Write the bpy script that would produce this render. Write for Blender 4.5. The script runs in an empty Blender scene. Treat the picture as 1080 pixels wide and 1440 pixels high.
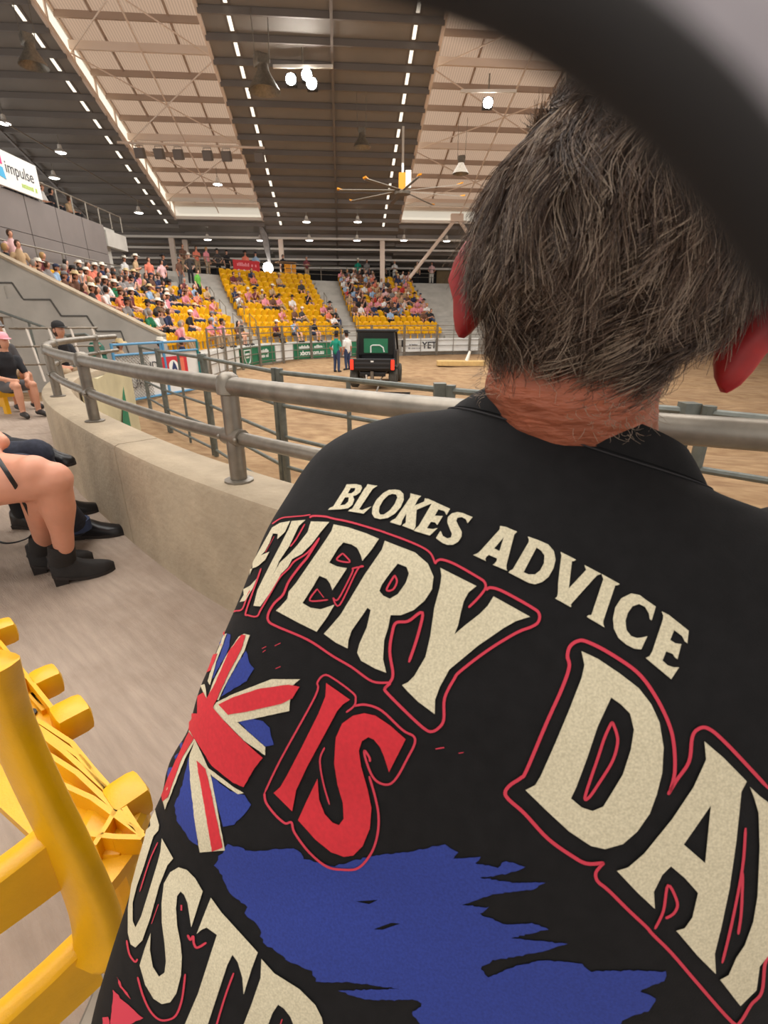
import bpy, bmesh, math, random
import numpy as np
from mathutils import Vector, Matrix, Euler, geometry
from mathutils.bvhtree import BVHTree
random.seed(7)
SC = bpy.context.scene
COL = SC.collection

# ------------------------------------------------------------------ camera, sky, sun, exposure
CAM_H = 1.2
CAM_F = 683.0                                   # focal length in pixels of the 1080 x 1440 frame
PITCH = math.atan2(270.0, CAM_F)                # looking down 21.6 degrees
cam_d = bpy.data.cameras.new('camera')
cam_d.sensor_fit = 'VERTICAL'; cam_d.sensor_height = 36.0; cam_d.sensor_width = 27.0
cam_d.lens = 36.0 * CAM_F / 1440.0
cam_d.clip_start = 0.004; cam_d.clip_end = 300
cam_d.dof.use_dof = True; cam_d.dof.focus_distance = 0.8; cam_d.dof.aperture_fstop = 14.0
cam = bpy.data.objects.new('camera', cam_d); COL.objects.link(cam)
cam.location = (0, 0, CAM_H); cam.rotation_euler = (math.pi/2 - PITCH, 0, 0)
SC.camera = cam
SC.view_settings.view_transform = 'Standard'; SC.view_settings.look = 'None'
SC.view_settings.gamma = 1.0; SC.view_settings.use_curve_mapping = False
SC.view_settings.exposure = 0.08

world = bpy.data.worlds.new('daylight'); SC.world = world; world.use_nodes = True
bg = world.node_tree.nodes['Background']
bg.inputs['Color'].default_value = (1.0, 0.965, 0.93, 1); bg.inputs['Strength'].default_value = 1.0

sun_d = bpy.data.lights.new('sun', 'SUN'); sun_d.energy = 4.6; sun_d.angle = 0.01; sun_d.color = (1.0, 0.93, 0.84)
sun = bpy.data.objects.new('sun', sun_d); COL.objects.link(sun)
sun.location = (0, 10, 40); sun.rotation_euler = (math.radians(-6), math.radians(-34), 0)

def area_lamp(name, loc, size, power, color=(1, 0.97, 0.93), rot=(0, 0, 0)):
    d = bpy.data.lights.new(name, 'AREA'); d.shape = 'RECTANGLE'; d.size = size[0]; d.size_y = size[1]
    d.energy = power; d.color = color
    o = bpy.data.objects.new(name, d); COL.objects.link(o); o.location = loc; o.rotation_euler = rot
    return o
# banks of high-bay lamps under the arena roof, and one added fill light
area_lamp('arena_lamp_bank', (2, 24, 9.0), (18, 16), 2600)
area_lamp('near_end_fill', (-1, 7.5, 8.5), (14, 7), 1300)  # added unseen fill to brighten surfaces facing the camera
area_lamp('stand_lamp_bank', (-9, 24, 7.0), (8, 14), 650)
area_lamp('walkway_lamp_bank', (-2.0, 0.5, 5.5), (4, 4), 190)

# ------------------------------------------------------------------ colour and material helpers
def lin(c):
    c = c / 255.0
    return c / 12.92 if c <= 0.04045 else ((c + 0.055) / 1.055) ** 2.4
def rgb(r, g, b): return (lin(r), lin(g), lin(b), 1.0)

def mat(name, col, rough=0.6, metal=0.0, vary=0.0, scale=8.0, bump=0.0, bscale=None, spec=0.5, stretch=None,
        col2=None, sheen=0.0, sss=0.0, emit=None, estr=0.0):
    m = bpy.data.materials.new(name); m.use_nodes = True
    nt = m.node_tree; b = nt.nodes['Principled BSDF']
    b.inputs['Base Color'].default_value = col
    b.inputs['Roughness'].default_value = rough; b.inputs['Metallic'].default_value = metal
    b.inputs['Specular IOR Level'].default_value = spec
    if sheen: b.inputs['Sheen Weight'].default_value = sheen
    if sss:
        b.inputs['Subsurface Weight'].default_value = sss; b.inputs['Subsurface Radius'].default_value = (0.02, 0.006, 0.003)
        b.inputs['Subsurface Scale'].default_value = 0.5
    if emit: b.inputs['Emission Color'].default_value = emit; b.inputs['Emission Strength'].default_value = estr
    if vary or bump:
        tc = nt.nodes.new('ShaderNodeTexCoord'); src = tc.outputs['Object']
        if stretch:
            mp = nt.nodes.new('ShaderNodeMapping'); mp.inputs['Scale'].default_value = stretch[:3]
            if len(stretch) > 3:        # turn first, then stretch along the turned axes
                mp.vector_type = 'TEXTURE'; mp.inputs['Scale'].default_value = [1 / q for q in stretch[:3]]; mp.inputs['Rotation'].default_value = (0, 0, stretch[3])
            nt.links.new(src, mp.inputs['Vector']); src = mp.outputs['Vector']
        n = nt.nodes.new('ShaderNodeTexNoise'); n.inputs['Scale'].default_value = scale; n.inputs['Detail'].default_value = 5
        nt.links.new(src, n.inputs['Vector'])
        if vary:
            mx = nt.nodes.new('ShaderNodeMix'); mx.data_type = 'RGBA'
            c2 = col2 or tuple([max(0, c * (1 - vary)) for c in col[:3]] + [1])
            c1 = col if col2 else tuple([min(1, c * (1 + vary)) for c in col[:3]] + [1])
            mr = nt.nodes.new('ShaderNodeMapRange'); mr.inputs[1].default_value = 0.32; mr.inputs[2].default_value = 0.68
            nt.links.new(n.outputs['Fac'], mr.inputs[0]); nt.links.new(mr.outputs[0], mx.inputs[0])
            mx.inputs[6].default_value = c1; mx.inputs[7].default_value = c2
            nt.links.new(mx.outputs[2], b.inputs['Base Color'])
        if bump:
            n2 = n
            if bscale:
                n2 = nt.nodes.new('ShaderNodeTexNoise'); n2.inputs['Scale'].default_value = bscale; n2.inputs['Detail'].default_value = 6
                nt.links.new(src, n2.inputs['Vector'])
            bp = nt.nodes.new('ShaderNodeBump'); bp.inputs['Strength'].default_value = bump; bp.inputs['Distance'].default_value = 0.02
            nt.links.new(n2.outputs['Fac'], bp.inputs['Height']); nt.links.new(bp.outputs['Normal'], b.inputs['Normal'])
    return m

def translucent(name, col, ribs=0.0):
    m = bpy.data.materials.new(name); m.use_nodes = True; nt = m.node_tree
    b = nt.nodes['Principled BSDF']; out = nt.nodes['Material Output']
    b.inputs['Base Color'].default_value = tuple(c * 0.6 for c in col[:3]) + (1,); b.inputs['Roughness'].default_value = 0.5
    t = nt.nodes.new('ShaderNodeBsdfTranslucent'); t.inputs['Color'].default_value = col
    if ribs:
        tc = nt.nodes.new('ShaderNodeTexCoord'); w = nt.nodes.new('ShaderNodeTexWave'); w.inputs['Scale'].default_value = ribs
        w.bands_direction = 'X'
        mx = nt.nodes.new('ShaderNodeMix'); mx.data_type = 'RGBA'; mx.inputs[6].default_value = tuple(c * 0.72 for c in col[:3]) + (1,)
        mx.inputs[7].default_value = col
        nt.links.new(tc.outputs['Object'], w.inputs['Vector']); nt.links.new(w.outputs['Fac'], mx.inputs[0])
        nt.links.new(mx.outputs[2], t.inputs['Color'])
    a = nt.nodes.new('ShaderNodeMixShader'); a.inputs[0].default_value = 0.75
    nt.links.new(b.outputs[0], a.inputs[1]); nt.links.new(t.outputs[0], a.inputs[2]); nt.links.new(a.outputs[0], out.inputs['Surface'])
    return m

def glow(name, col, s):
    m = bpy.data.materials.new(name); m.use_nodes = True
    b = m.node_tree.nodes['Principled BSDF']; b.inputs['Base Color'].default_value = col
    b.inputs['Emission Color'].default_value = col; b.inputs['Emission Strength'].default_value = s
    return m

M = {}
M['concrete'] = mat('concrete_wall', rgb(176, 160, 136), 0.85, vary=0.14, scale=3.0, bump=0.25, bscale=35)
M['concrete_grey'] = mat('concrete_grey', rgb(180, 176, 168), 0.9, vary=0.12, scale=1.2, bump=0.15, bscale=12)
M['floor'] = mat('broomed_concrete', rgb(170, 153, 138), 0.9, vary=0.10, scale=5.0, bump=0.30, bscale=26, stretch=(1.0, 8.0, 1.0, -0.72))
def stains(m, scale, amount, col):
    nt = m.node_tree; b = nt.nodes['Principled BSDF']; src = b.inputs['Base Color'].links[0].from_socket
    tc = nt.nodes.new('ShaderNodeTexCoord'); n = nt.nodes.new('ShaderNodeTexNoise'); n.inputs['Scale'].default_value = scale; n.inputs['Detail'].default_value = 8; n.inputs['Roughness'].default_value = .65
    mr = nt.nodes.new('ShaderNodeMapRange'); mr.inputs[1].default_value = .46; mr.inputs[2].default_value = .72; mr.inputs[4].default_value = amount
    mx = nt.nodes.new('ShaderNodeMix'); mx.data_type = 'RGBA'; mx.inputs[7].default_value = col
    nt.links.new(tc.outputs['Object'], n.inputs['Vector']); nt.links.new(n.outputs['Fac'], mr.inputs[0]); nt.links.new(mr.outputs[0], mx.inputs[0])
    nt.links.new(src, mx.inputs[6]); nt.links.new(mx.outputs[2], b.inputs['Base Color'])
stains(M['floor'], 1.4, .55, rgb(122, 100, 82)); stains(M['concrete'], 2.2, .35, rgb(120, 104, 84))
M['galv'] = mat('galvanised_pipe', rgb(136, 129, 118), 0.42, 0.7, vary=0.18, scale=14, bump=0.05)
M['galv_dark'] = mat('weathered_green_pipe', rgb(104, 108, 102), 0.45, 0.3, vary=0.2, scale=10)
M['dirt'] = mat('arena_dirt', rgb(176, 146, 108), 0.97, vary=0.3, scale=3.5, bump=1.0, bscale=7, col2=rgb(142, 110, 78), stretch=(.7, 1.5, 1.0, -.3))
stains(M['dirt'], .9, .5, rgb(122, 92, 62))
M['roof_dark'] = mat('dark_roof_sheet', rgb(134, 127, 120), 0.6, 0.1, vary=0.08, scale=0.5)
M['roof_light'] = translucent('translucent_roof_sheet', (0.66, 0.565, 0.49, 1), ribs=2.6)
M['skylight'] = translucent('skylight_sheet', (0.95, 0.9, 0.78, 1))
M['purlin'] = mat('purlin_steel', rgb(120, 112, 106), 0.5, 0.2)
M['purlin_warm'] = mat('tan_purlin', rgb(170, 148, 132), 0.5)
M['beam_warm'] = mat('painted_beam', rgb(224, 204, 188), 0.5)
M['white_steel'] = mat('white_steel', rgb(224, 216, 206), 0.45)
M['panel_grey'] = mat('grey_wall_panel', rgb(118, 110, 106), 0.7, vary=0.05, scale=1.5)
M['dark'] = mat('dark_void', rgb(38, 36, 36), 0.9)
M['black'] = mat('black_plastic', rgb(24, 24, 26), 0.4)
M['rubber'] = mat('tyre_rubber', rgb(78, 76, 70), 0.9, vary=0.2, scale=20, bump=0.3)
M['yellow_far'] = mat('yellow_seat_plastic_far', rgb(240, 180, 12), 0.45)
M['yellow'] = mat('yellow_seat_plastic', rgb(234, 174, 0), 0.36, vary=0.07, scale=18, bump=0.06, bscale=260)
M['lamp'] = glow('lamp_glow', (1, 0.97, 0.92, 1), 14)
M['lamp_strong'] = glow('floodlight_glow', (1, 0.96, 0.9, 1), 60)
M['blue_paint'] = mat('blue_gate_paint', rgb(86, 148, 190), 0.45)
M['green_pad'] = mat('green_padding', rgb(20, 96, 78), 0.6, vary=0.2, scale=8)
M['banner_white'] = mat('white_banner', rgb(226, 226, 222), 0.7, vary=0.05, scale=2)
M['banner_green'] = mat('green_banner', rgb(40, 120, 84), 0.7, vary=0.12, scale=1.5)
M['banner_red'] = mat('red_banner', rgb(200, 48, 56), 0.7)
M['pale_cloth'] = mat('pale_cloth', rgb(196, 186, 150), 0.85, vary=0.15, scale=2.5)
M['text_dark'] = mat('dark_lettering', rgb(52, 52, 58), 0.7)
M['text_white'] = mat('white_lettering', rgb(236, 238, 234), 0.7)
M['timber'] = mat('timber', rgb(206, 174, 116), 0.8, vary=0.1, scale=6)
M['orange'] = mat('orange_plastic', rgb(228, 150, 20), 0.5)
M['slot_glow'] = glow('daylight_slot', (1, 0.94, 0.8, 1), 1.1)  # emission stands in for daylight coming through the roof slots
M['strip_glow'] = glow('green_strip_glow', (0.62, 1, 0.86, 1), 0.7)
M['timber_dark'] = mat('brown_timber_panel', rgb(128, 108, 78), 0.8, vary=0.1, scale=2)

# ------------------------------------------------------------------ mesh helpers
class MB:
    """collects simple shapes, builds ONE mesh object"""
    def __init__(s): s.v = []; s.f = []; s.m = []
    def add(s, vs, fs, mi=0):
        o = len(s.v); s.v += [tuple(v) for v in vs]; s.f += [tuple(i + o for i in f) for f in fs]; s.m += [mi] * len(fs)
        return s
    def box(s, c, d, rot=None, mi=0, taper=1.0):
        R = rot if isinstance(rot, Matrix) else (Euler(rot).to_matrix() if rot else None)
        vs = []
        for z in (-.5, .5):
            k = taper if z > 0 else 1.0
            for x, y in ((-.5, -.5), (.5, -.5), (.5, .5), (-.5, .5)):
                p = Vector((x * d[0] * k, y * d[1] * k, z * d[2]))
                if R: p = R @ p
                vs.append(p + Vector(c))
        return s.add(vs, [(0, 3, 2, 1), (4, 5, 6, 7), (0, 1, 5, 4), (1, 2, 6, 5), (2, 3, 7, 6), (3, 0, 4, 7)], mi)
    def rbox(s, c, d, r=0.02, rot=None, mi=0):
        """box with chamfered edges"""
        R = rot if isinstance(rot, Matrix) else (Euler(rot).to_matrix() if rot else None)
        bm = bmesh.new(); bmesh.ops.create_cube(bm, size=1.0)
        for v in bm.verts: v.co = Vector((v.co.x * d[0], v.co.y * d[1], v.co.z * d[2]))
        bmesh.ops.bevel(bm, geom=bm.edges[:], offset=min(r, min(d) * .49), segments=2, affect='EDGES', profile=0.6)
        bm.verts.index_update()
        vs = [((R @ v.co) if R else v.co) + Vector(c) for v in bm.verts]
        fs = [[v.index for v in f.verts] for f in bm.faces]; bm.free()
        return s.add(vs, fs, mi)
    def tube(s, path, rad, n=8, mi=0, closed=False, caps=True, flat=1.0, up=None):
        P = [Vector(p) for p in path]; k = len(P)
        R = rad if hasattr(rad, '__len__') else [rad] * k
        vs = []; prev = None
        for i, p in enumerate(P):
            if closed: t = P[(i + 1) % k] - P[i - 1]
            else: t = P[min(i + 1, k - 1)] - P[max(i - 1, 0)]
            t.normalize()
            if prev is None:
                a = Vector(up) if up else (Vector((0, 0, 1)) if abs(t.z) < .9 else Vector((1, 0, 0)))
                x = t.cross(a).normalized()
            else:
                x = (prev - t * prev.dot(t)).normalized()
            prev = x; y = t.cross(x)
            for j in range(n):
                a = 2 * math.pi * j / n
                vs.append(p + x * (math.cos(a) * R[i]) + y * (math.sin(a) * R[i] * flat))
        fs = []
        for i in range(k if closed else k - 1):
            i2 = (i + 1) % k
            for j in range(n):
                fs.append((i * n + j, i * n + (j + 1) % n, i2 * n + (j + 1) % n, i2 * n + j))
        if caps and not closed:
            fs.append(tuple(range(n - 1, -1, -1))); fs.append(tuple((k - 1) * n + j for j in range(n)))
        return s.add(vs, fs, mi)
    def bar(s, a, b, r, n=8, mi=0): return s.tube([a, b], r, n, mi)
    def beam(s, a, b, w, h, mi=0):
        a = Vector(a); b = Vector(b); t = (b - a).normalized()
        u = Vector((0, 0, 1)) if abs(t.z) < .95 else Vector((0, 1, 0))
        x = t.cross(u).normalized(); y = x.cross(t)
        vs = [p + x * (sx * w / 2) + y * (sy * h / 2) for p in (a, b) for sx, sy in ((-1, -1), (1, -1), (1, 1), (-1, 1))]
        return s.add(vs, [(0, 1, 2, 3), (7, 6, 5, 4), (0, 4, 5, 1), (1, 5, 6, 2), (2, 6, 7, 3), (3, 7, 4, 0)], mi)
    def ball(s, c, r, n=10, m=6, mi=0):
        r = r if hasattr(r, '__len__') else (r, r, r)
        vs = [(c[0], c[1], c[2] - r[2])]; fs = []
        for i in range(1, m):
            a = -math.pi / 2 + math.pi * i / m
            for j in range(n):
                b = 2 * math.pi * j / n
                vs.append((c[0] + r[0] * math.cos(a) * math.cos(b), c[1] + r[1] * math.cos(a) * math.sin(b), c[2] + r[2] * math.sin(a)))
        vs.append((c[0], c[1], c[2] + r[2])); T = len(vs) - 1
        for j in range(n):
            fs.append((0, 1 + (j + 1) % n, 1 + j)); fs.append((T, T - n + j, T - n + (j + 1) % n))
        for i in range(m - 2):
            for j in range(n):
                a = 1 + i * n + j; b = 1 + i * n + (j + 1) % n
                fs.append((a, b, b + n, a + n))
        return s.add(vs, fs, mi)
    def lathe(s, prof, c=(0, 0, 0), n=16, mi=0, axis='Z'):
        vs = []; fs = []
        for r, z in prof:
            for j in range(n):
                a = 2 * math.pi * j / n; p = (r * math.cos(a), r * math.sin(a), z)
                if axis == 'X': p = (p[2], p[0], p[1])
                if axis == 'Y': p = (p[0], p[2], p[1])
                vs.append((p[0] + c[0], p[1] + c[1], p[2] + c[2]))
        for i in range(len(prof) - 1):
            for j in range(n): fs.append((i * n + j, i * n + (j + 1) % n, (i + 1) * n + (j + 1) % n, (i + 1) * n + j))
        return s.add(vs, fs, mi)
    def prism(s, poly, axis, a, b, mi=0):
        """2D polygon extruded along axis between a and b"""
        def P(u, v, w): return {'X': (w, u, v), 'Y': (u, w, v), 'Z': (u, v, w)}[axis]
        n = len(poly)
        vs = [P(u, v, a) for u, v in poly] + [P(u, v, b) for u, v in poly]
        fs = [tuple(range(n)), tuple(range(2 * n - 1, n - 1, -1))] + [(i, i + n, (i + 1) % n + n, (i + 1) % n) for i in range(n)]
        return s.add(vs, fs, mi)
    def loft(s, rings, mi=0, caps=True, closed=True):
        n = len(rings[0]); vs = [p for r in rings for p in r]; fs = []
        for i in range(len(rings) - 1):
            for j in range(n if closed else n - 1):
                fs.append((i * n + j, i * n + (j + 1) % n, (i + 1) * n + (j + 1) % n, (i + 1) * n + j))
        if caps and closed:
            fs.append(tuple(range(n - 1, -1, -1))); fs.append(tuple((len(rings) - 1) * n + j for j in range(n)))
        return s.add(vs, fs, mi)
    def mesh(s, name, mats, smooth=False):
        me = bpy.data.meshes.new(name); me.from_pydata(s.v, [], s.f)
        for m in (mats if isinstance(mats, (list, tuple)) else [mats]): me.materials.append(M[m] if isinstance(m, str) else m)
        me.polygons.foreach_set('material_index', s.m)
        bm = bmesh.new(); bm.from_mesh(me); bmesh.ops.recalc_face_normals(bm, faces=bm.faces); bm.to_mesh(me); bm.free()
        if smooth: smooth_mesh(me)
        me.update(); return me
    def build(s, name, mats, parent=None, smooth=False, loc=None):
        return link(name, s.mesh(name, mats, smooth), parent, loc)

def smooth_mesh(me, ang=40):
    me.polygons.foreach_set('use_smooth', [True] * len(me.polygons))
    try: me.set_sharp_from_angle(angle=math.radians(ang))
    except Exception: pass
def link(name, me, parent=None, loc=None):
    o = bpy.data.objects.new(name, me); COL.objects.link(o)
    if parent: o.parent = parent
    if loc is not None: o.location = loc
    return o
def empty(name, loc=(0, 0, 0), rz=0, parent=None):
    o = bpy.data.objects.new(name, None); COL.objects.link(o); o.location = loc; o.rotation_euler = (0, 0, rz)
    o.empty_display_size = 0.1
    if parent: o.parent = parent
    return o
def tag(o, label, cat, group=None, kind=None):
    o['label'] = label; o['category'] = cat
    if group: o['group'] = group
    if kind: o['kind'] = kind
    return o
def struct(o, label=None):
    o['kind'] = 'structure'
    if label: o['label'] = label
    return o
def spline(pts, n=8, closed=False):
    """Catmull-Rom through the points"""
    P = [Vector(p) for p in pts]; out = []; k = len(P)
    for i in range(k if closed else k - 1):
        if closed: a, b, c, d = P[i - 1], P[i], P[(i + 1) % k], P[(i + 2) % k]
        else: a, b, c, d = P[max(i - 1, 0)], P[i], P[i + 1], P[min(i + 2, k - 1)]
        for j in range(n):
            t = j / n
            out.append(0.5 * ((2 * b) + (-a + c) * t + (2 * a - 5 * b + 4 * c - d) * t * t + (-a + 3 * b - 3 * c + d) * t ** 3))
    if not closed: out.append(P[-1])
    return out
def evaluated(o):
    dg = bpy.context.evaluated_depsgraph_get(); dg.update()
    return bpy.data.meshes.new_from_object(o.evaluated_get(dg))
def text(name, body, size, matname, parent, loc, rot, extrude=0.002, width=1.0, align='CENTER', bold=0.0, shear=0.0):
    c = bpy.data.curves.new(name, 'FONT'); c.body = body; c.size = size; c.extrude = extrude
    c.align_x = align; c.align_y = 'CENTER'; c.offset = bold; c.shear = shear
    c.materials.append(M[matname] if isinstance(matname, str) else matname)
    t_ = bpy.data.objects.new(name, c); COL.objects.link(t_); me = evaluated(t_); bpy.data.objects.remove(t_)
    o = bpy.data.objects.new(name, me); COL.objects.link(o); o.location = loc; o.rotation_euler = rot
    o.scale = (width, 1, 1)
    if parent: o.parent = parent
    return o
def blurred_word(name, width, size, matname, parent, loc, rot, seed=1):
    """a line of print too small to read: a row of little upright marks"""
    r = random.Random(seed); mb = MB(); x = -width / 2
    while x < width / 2:
        w = size * r.uniform(.18, .42); h = size * r.choice((.5, .55, .75))
        if r.random() < .86: mb.box((x + w / 2, h / 2 - size * .3, 0), (w, h, .006))
        x += w + size * .12
    o = mb.build(name, matname); o.location = loc; o.rotation_euler = rot
    if parent: o.parent = parent
    return o
def ray_dir(u, v):
    x = (u - 540) / CAM_F; y = -(v - 720) / CAM_F; c, s = math.cos(PITCH), math.sin(PITCH)
    return Vector((x, c + y * s, -s + y * c))
M['dark_groove'] = mat('groove_shadow_gap', rgb(92, 90, 86), 0.9)
M['rust'] = mat('rusty_pipe', rgb(120, 92, 66), 0.7)
M['lime'] = mat('lime_print', rgb(168, 196, 84), 0.7)
M['magenta'] = mat('magenta_print', rgb(206, 42, 120), 0.7)
M['sky_blue'] = mat('blue_print', rgb(70, 168, 214), 0.7)
M['teal_paint'] = mat('teal_gate_paint', rgb(20, 120, 120), 0.5)
M['navy_print'] = mat('navy_print', rgb(44, 56, 104), 0.7)
M['salmon_print'] = mat('salmon_print', rgb(226, 116, 88), 0.7)
M['pink_print'] = mat('pink_print', rgb(236, 150, 160), 0.7)
M['grey_print'] = mat('grey_print', rgb(130, 130, 136), 0.7)
M['dark_trim'] = mat('dark_trim', rgb(46, 46, 48), 0.5)
M['dark_glass'] = mat('dark_glass', rgb(30, 34, 38), 0.1)
M['red_light'] = mat('red_tail_light', rgb(220, 40, 30), 0.2, emit=rgb(255, 50, 30), estr=1.6)
M['flag_cloth'] = mat('flag_cloth', rgb(150, 146, 144), 0.8, vary=0.2, scale=4)
M['stitch'] = mat('dark_stitching', rgb(46, 44, 46), 0.9)
M['black_felt'] = mat('black_felt', rgb(30, 27, 26), 0.95)
M['grey_felt'] = mat('grey_felt', rgb(150, 144, 148), 0.95, vary=0.2, scale=200)
# ------------------------------------------------------------------ walkway, parapet wall, pipe rail
RAIL_PTS = [(2.9, 0.30), (1.7, 0.70), (0.95, 1.00), (0.5, 1.20), (0.12, 1.40), (-0.21, 1.62), (-0.60, 1.92), (-1.12, 2.38), (-1.90, 3.19),
            (-2.62, 4.02), (-3.25, 4.92), (-3.75, 5.95), (-4.05, 7.1), (-4.12, 7.9)]
RC = [Vector((p.x, p.y)) for p in spline([(x, y, 0) for x, y in RAIL_PTS], 6)]
def nrm2(C, i):
    t = (C[min(i + 1, len(C) - 1)] - C[max(i - 1, 0)]).normalized()
    return Vector((-t.y, t.x))            # left of travel = walkway side
def offset2(C, d): return [C[i] + nrm2(C, i) * (d) for i in range(len(C))]
if nrm2(RC, 40).x > 0: NS = -1
else: NS = 1
def off(d): return offset2(RC, d * NS)    # positive = towards the walkway
inner, outer, far_edge = off(0.115), off(-0.135), off(9.0)

fl = struct(empty('floor'), 'broomed concrete walkway along the curved parapet wall')
JOINTS = [0, 12, min(range(len(RC)), key=lambda i: (RC[i] - Vector((-3.62, 5.65))).length), len(RC) - 1]
for a, b in zip(JOINTS[:-1], JOINTS[1:]):
    mb = MB(); top = []; n = b - a + 1
    A = [inner[i] for i in range(a, b + 1)]; B = [far_edge[i] for i in range(a, b + 1)]
    ta = (A[1] - A[0]).normalized() * .004; tb = (A[-1] - A[-2]).normalized() * .004
    A[0] = A[0] + ta; A[-1] = A[-1] - tb; B[0] = B[0] + ta; B[-1] = B[-1] - tb
    vs = [(p.x, p.y, 0) for p in A] + [(p.x, p.y, 0) for p in B] + [(p.x, p.y, -.2) for p in A] + [(p.x, p.y, -.2) for p in B]
    fs = [(i, i + 1, n + i + 1, n + i) for i in range(n - 1)]
    fs += [(2 * n + i, 2 * n + i + 1, i + 1, i) for i in range(n - 1)] + [(0, n, 3 * n, 2 * n), (n - 1, 3 * n - 1, 4 * n - 1, 2 * n - 1)]
    mb.add(vs, fs); mb.build('slab', 'floor', fl)
# slab bed under the joints
mb = MB(); n = len(RC)
mb.add([(p.x, p.y, -.03) for p in inner] + [(p.x, p.y, -.03) for p in far_edge], [(i, i + 1, n + i + 1, n + i) for i in range(n - 1)])
mb.build('slab_bed', 'concrete_grey', fl)

pw = struct(empty('wall_parapet'), 'curved low concrete parapet wall with rounded coping')
WJ = [0, 20, 44, 58, len(RC) - 1]
for a, b in zip(WJ[:-1], WJ[1:]):
    rings = []
    for i in range(a, b + 1):
        p, q = inner[i], outer[i]; d = (q - p)
        if i == a: sft = (RC[i + 1] - RC[i]).normalized() * .004
        elif i == b: sft = (RC[i] - RC[i - 1]).normalized() * -.004
        else: sft = Vector((0, 0))
        sec = [(0, -1.2), (0, .55), (.03, .572), (.10, .58), (.92, .58), (.98, .572), (1.0, .55), (1.0, -1.2)]
        rings.append([(p.x + d.x * t + sft.x, p.y + d.y * t + sft.y, z) for t, z in sec])
    MB().loft(rings).build('wall_segment', 'concrete', pw, smooth=True)

def rail_at(i, z): return (RC[i].x, RC[i].y, z)
rl = empty('pipe_railing', (RC[30].x, RC[30].y, 0.58)); O = rl.location.copy()
tag(rl, 'galvanised double pipe railing bolted on top of the curved parapet wall', 'railing')
def rel(p, o): return tuple(Vector(p) - o)
MB().tube([rel(rail_at(i, .965), O) for i in range(len(RC))], .035, 14).build('top_rail', 'galv', rl, smooth=True)
MB().tube([rel(rail_at(i, .765), O) for i in range(len(RC))], .026, 12).build('mid_rail', 'galv', rl, smooth=True)
POSTS = []
def nearest_i(x, y): return min(range(len(RC)), key=lambda i: (RC[i] - Vector((x, y))).length)
for x, y in ((1.15, .92), (-.60, 1.91), (-1.89, 3.18), (-2.88, 4.37), (-3.6, 5.6), (-4.05, 7.2)):
    i = nearest_i(x, y); p = RC[i]; q = Vector((p.x, p.y, 0)) - Vector((O.x, O.y, 0))
    mb = MB().tube([(q.x, q.y, 0), (q.x, q.y, .385)], .034, 14)
    po = mb.build('post', 'galv', rl, smooth=True)
    MB().lathe([(0, .052), (.02, .05), (.04, .035), (.047, .01), (.047, -.03), (.036, -.035)], (q.x, q.y, .385), 14).build('post_cap', 'galv', po, smooth=True)
    t = (RC[min(i + 1, len(RC) - 1)] - RC[i - 1]).normalized()
    mb = MB()
    for k in (-1, 1):
        c = q + Vector((t.x * .055 * k, t.y * .055 * k, .185)); mb.tube([q + Vector((0, 0, .185)), c], .036, 12)
        mb.ball((c.x - t.y * .035, c.y + t.x * .035, .185), .009, 8, 5)
    mb.build('rail_clamp', 'galv', po, smooth=True)
    MB().lathe([(.036, 0), (.06, 0), (.06, .008), (.036, .012)], (q.x, q.y, .0), 12).build('base_flange', 'galv', po)

# ------------------------------------------------------------------ arena ground
def ground():
    nx, ny = 190, 150; x0, x1, y0, y1 = -26, 50, 0.2, 60
    rnd = np.random.RandomState(3)
    X, Y = np.meshgrid(np.linspace(0, 1, nx), np.linspace(0, 1, ny) ** 1.6); X = x0 + X * (x1 - x0); Y = y0 + Y * (y1 - y0)
    Z = np.zeros_like(X)
    for k in range(26):
        a = rnd.uniform(-.5, .5); f = rnd.uniform(.6, 6); ph = rnd.uniform(0, 6.28)
        Z += np.sin((X * math.sin(a) + Y * math.cos(a)) * f + ph) * .012 / (.5 + f * .2)
    Z -= 1.1
    vs = np.stack([X, Y, Z], -1).reshape(-1, 3)
    fs = [(j * nx + i, j * nx + i + 1, (j + 1) * nx + i + 1, (j + 1) * nx + i) for j in range(ny - 1) for i in range(nx - 1)]
    return vs.tolist(), fs
mb = MB(); v_, f_ = ground(); mb.add(v_, f_)
g = struct(mb.build('floor_arena', 'dirt', smooth=True), 'raked brown sandy arena floor')

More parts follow.
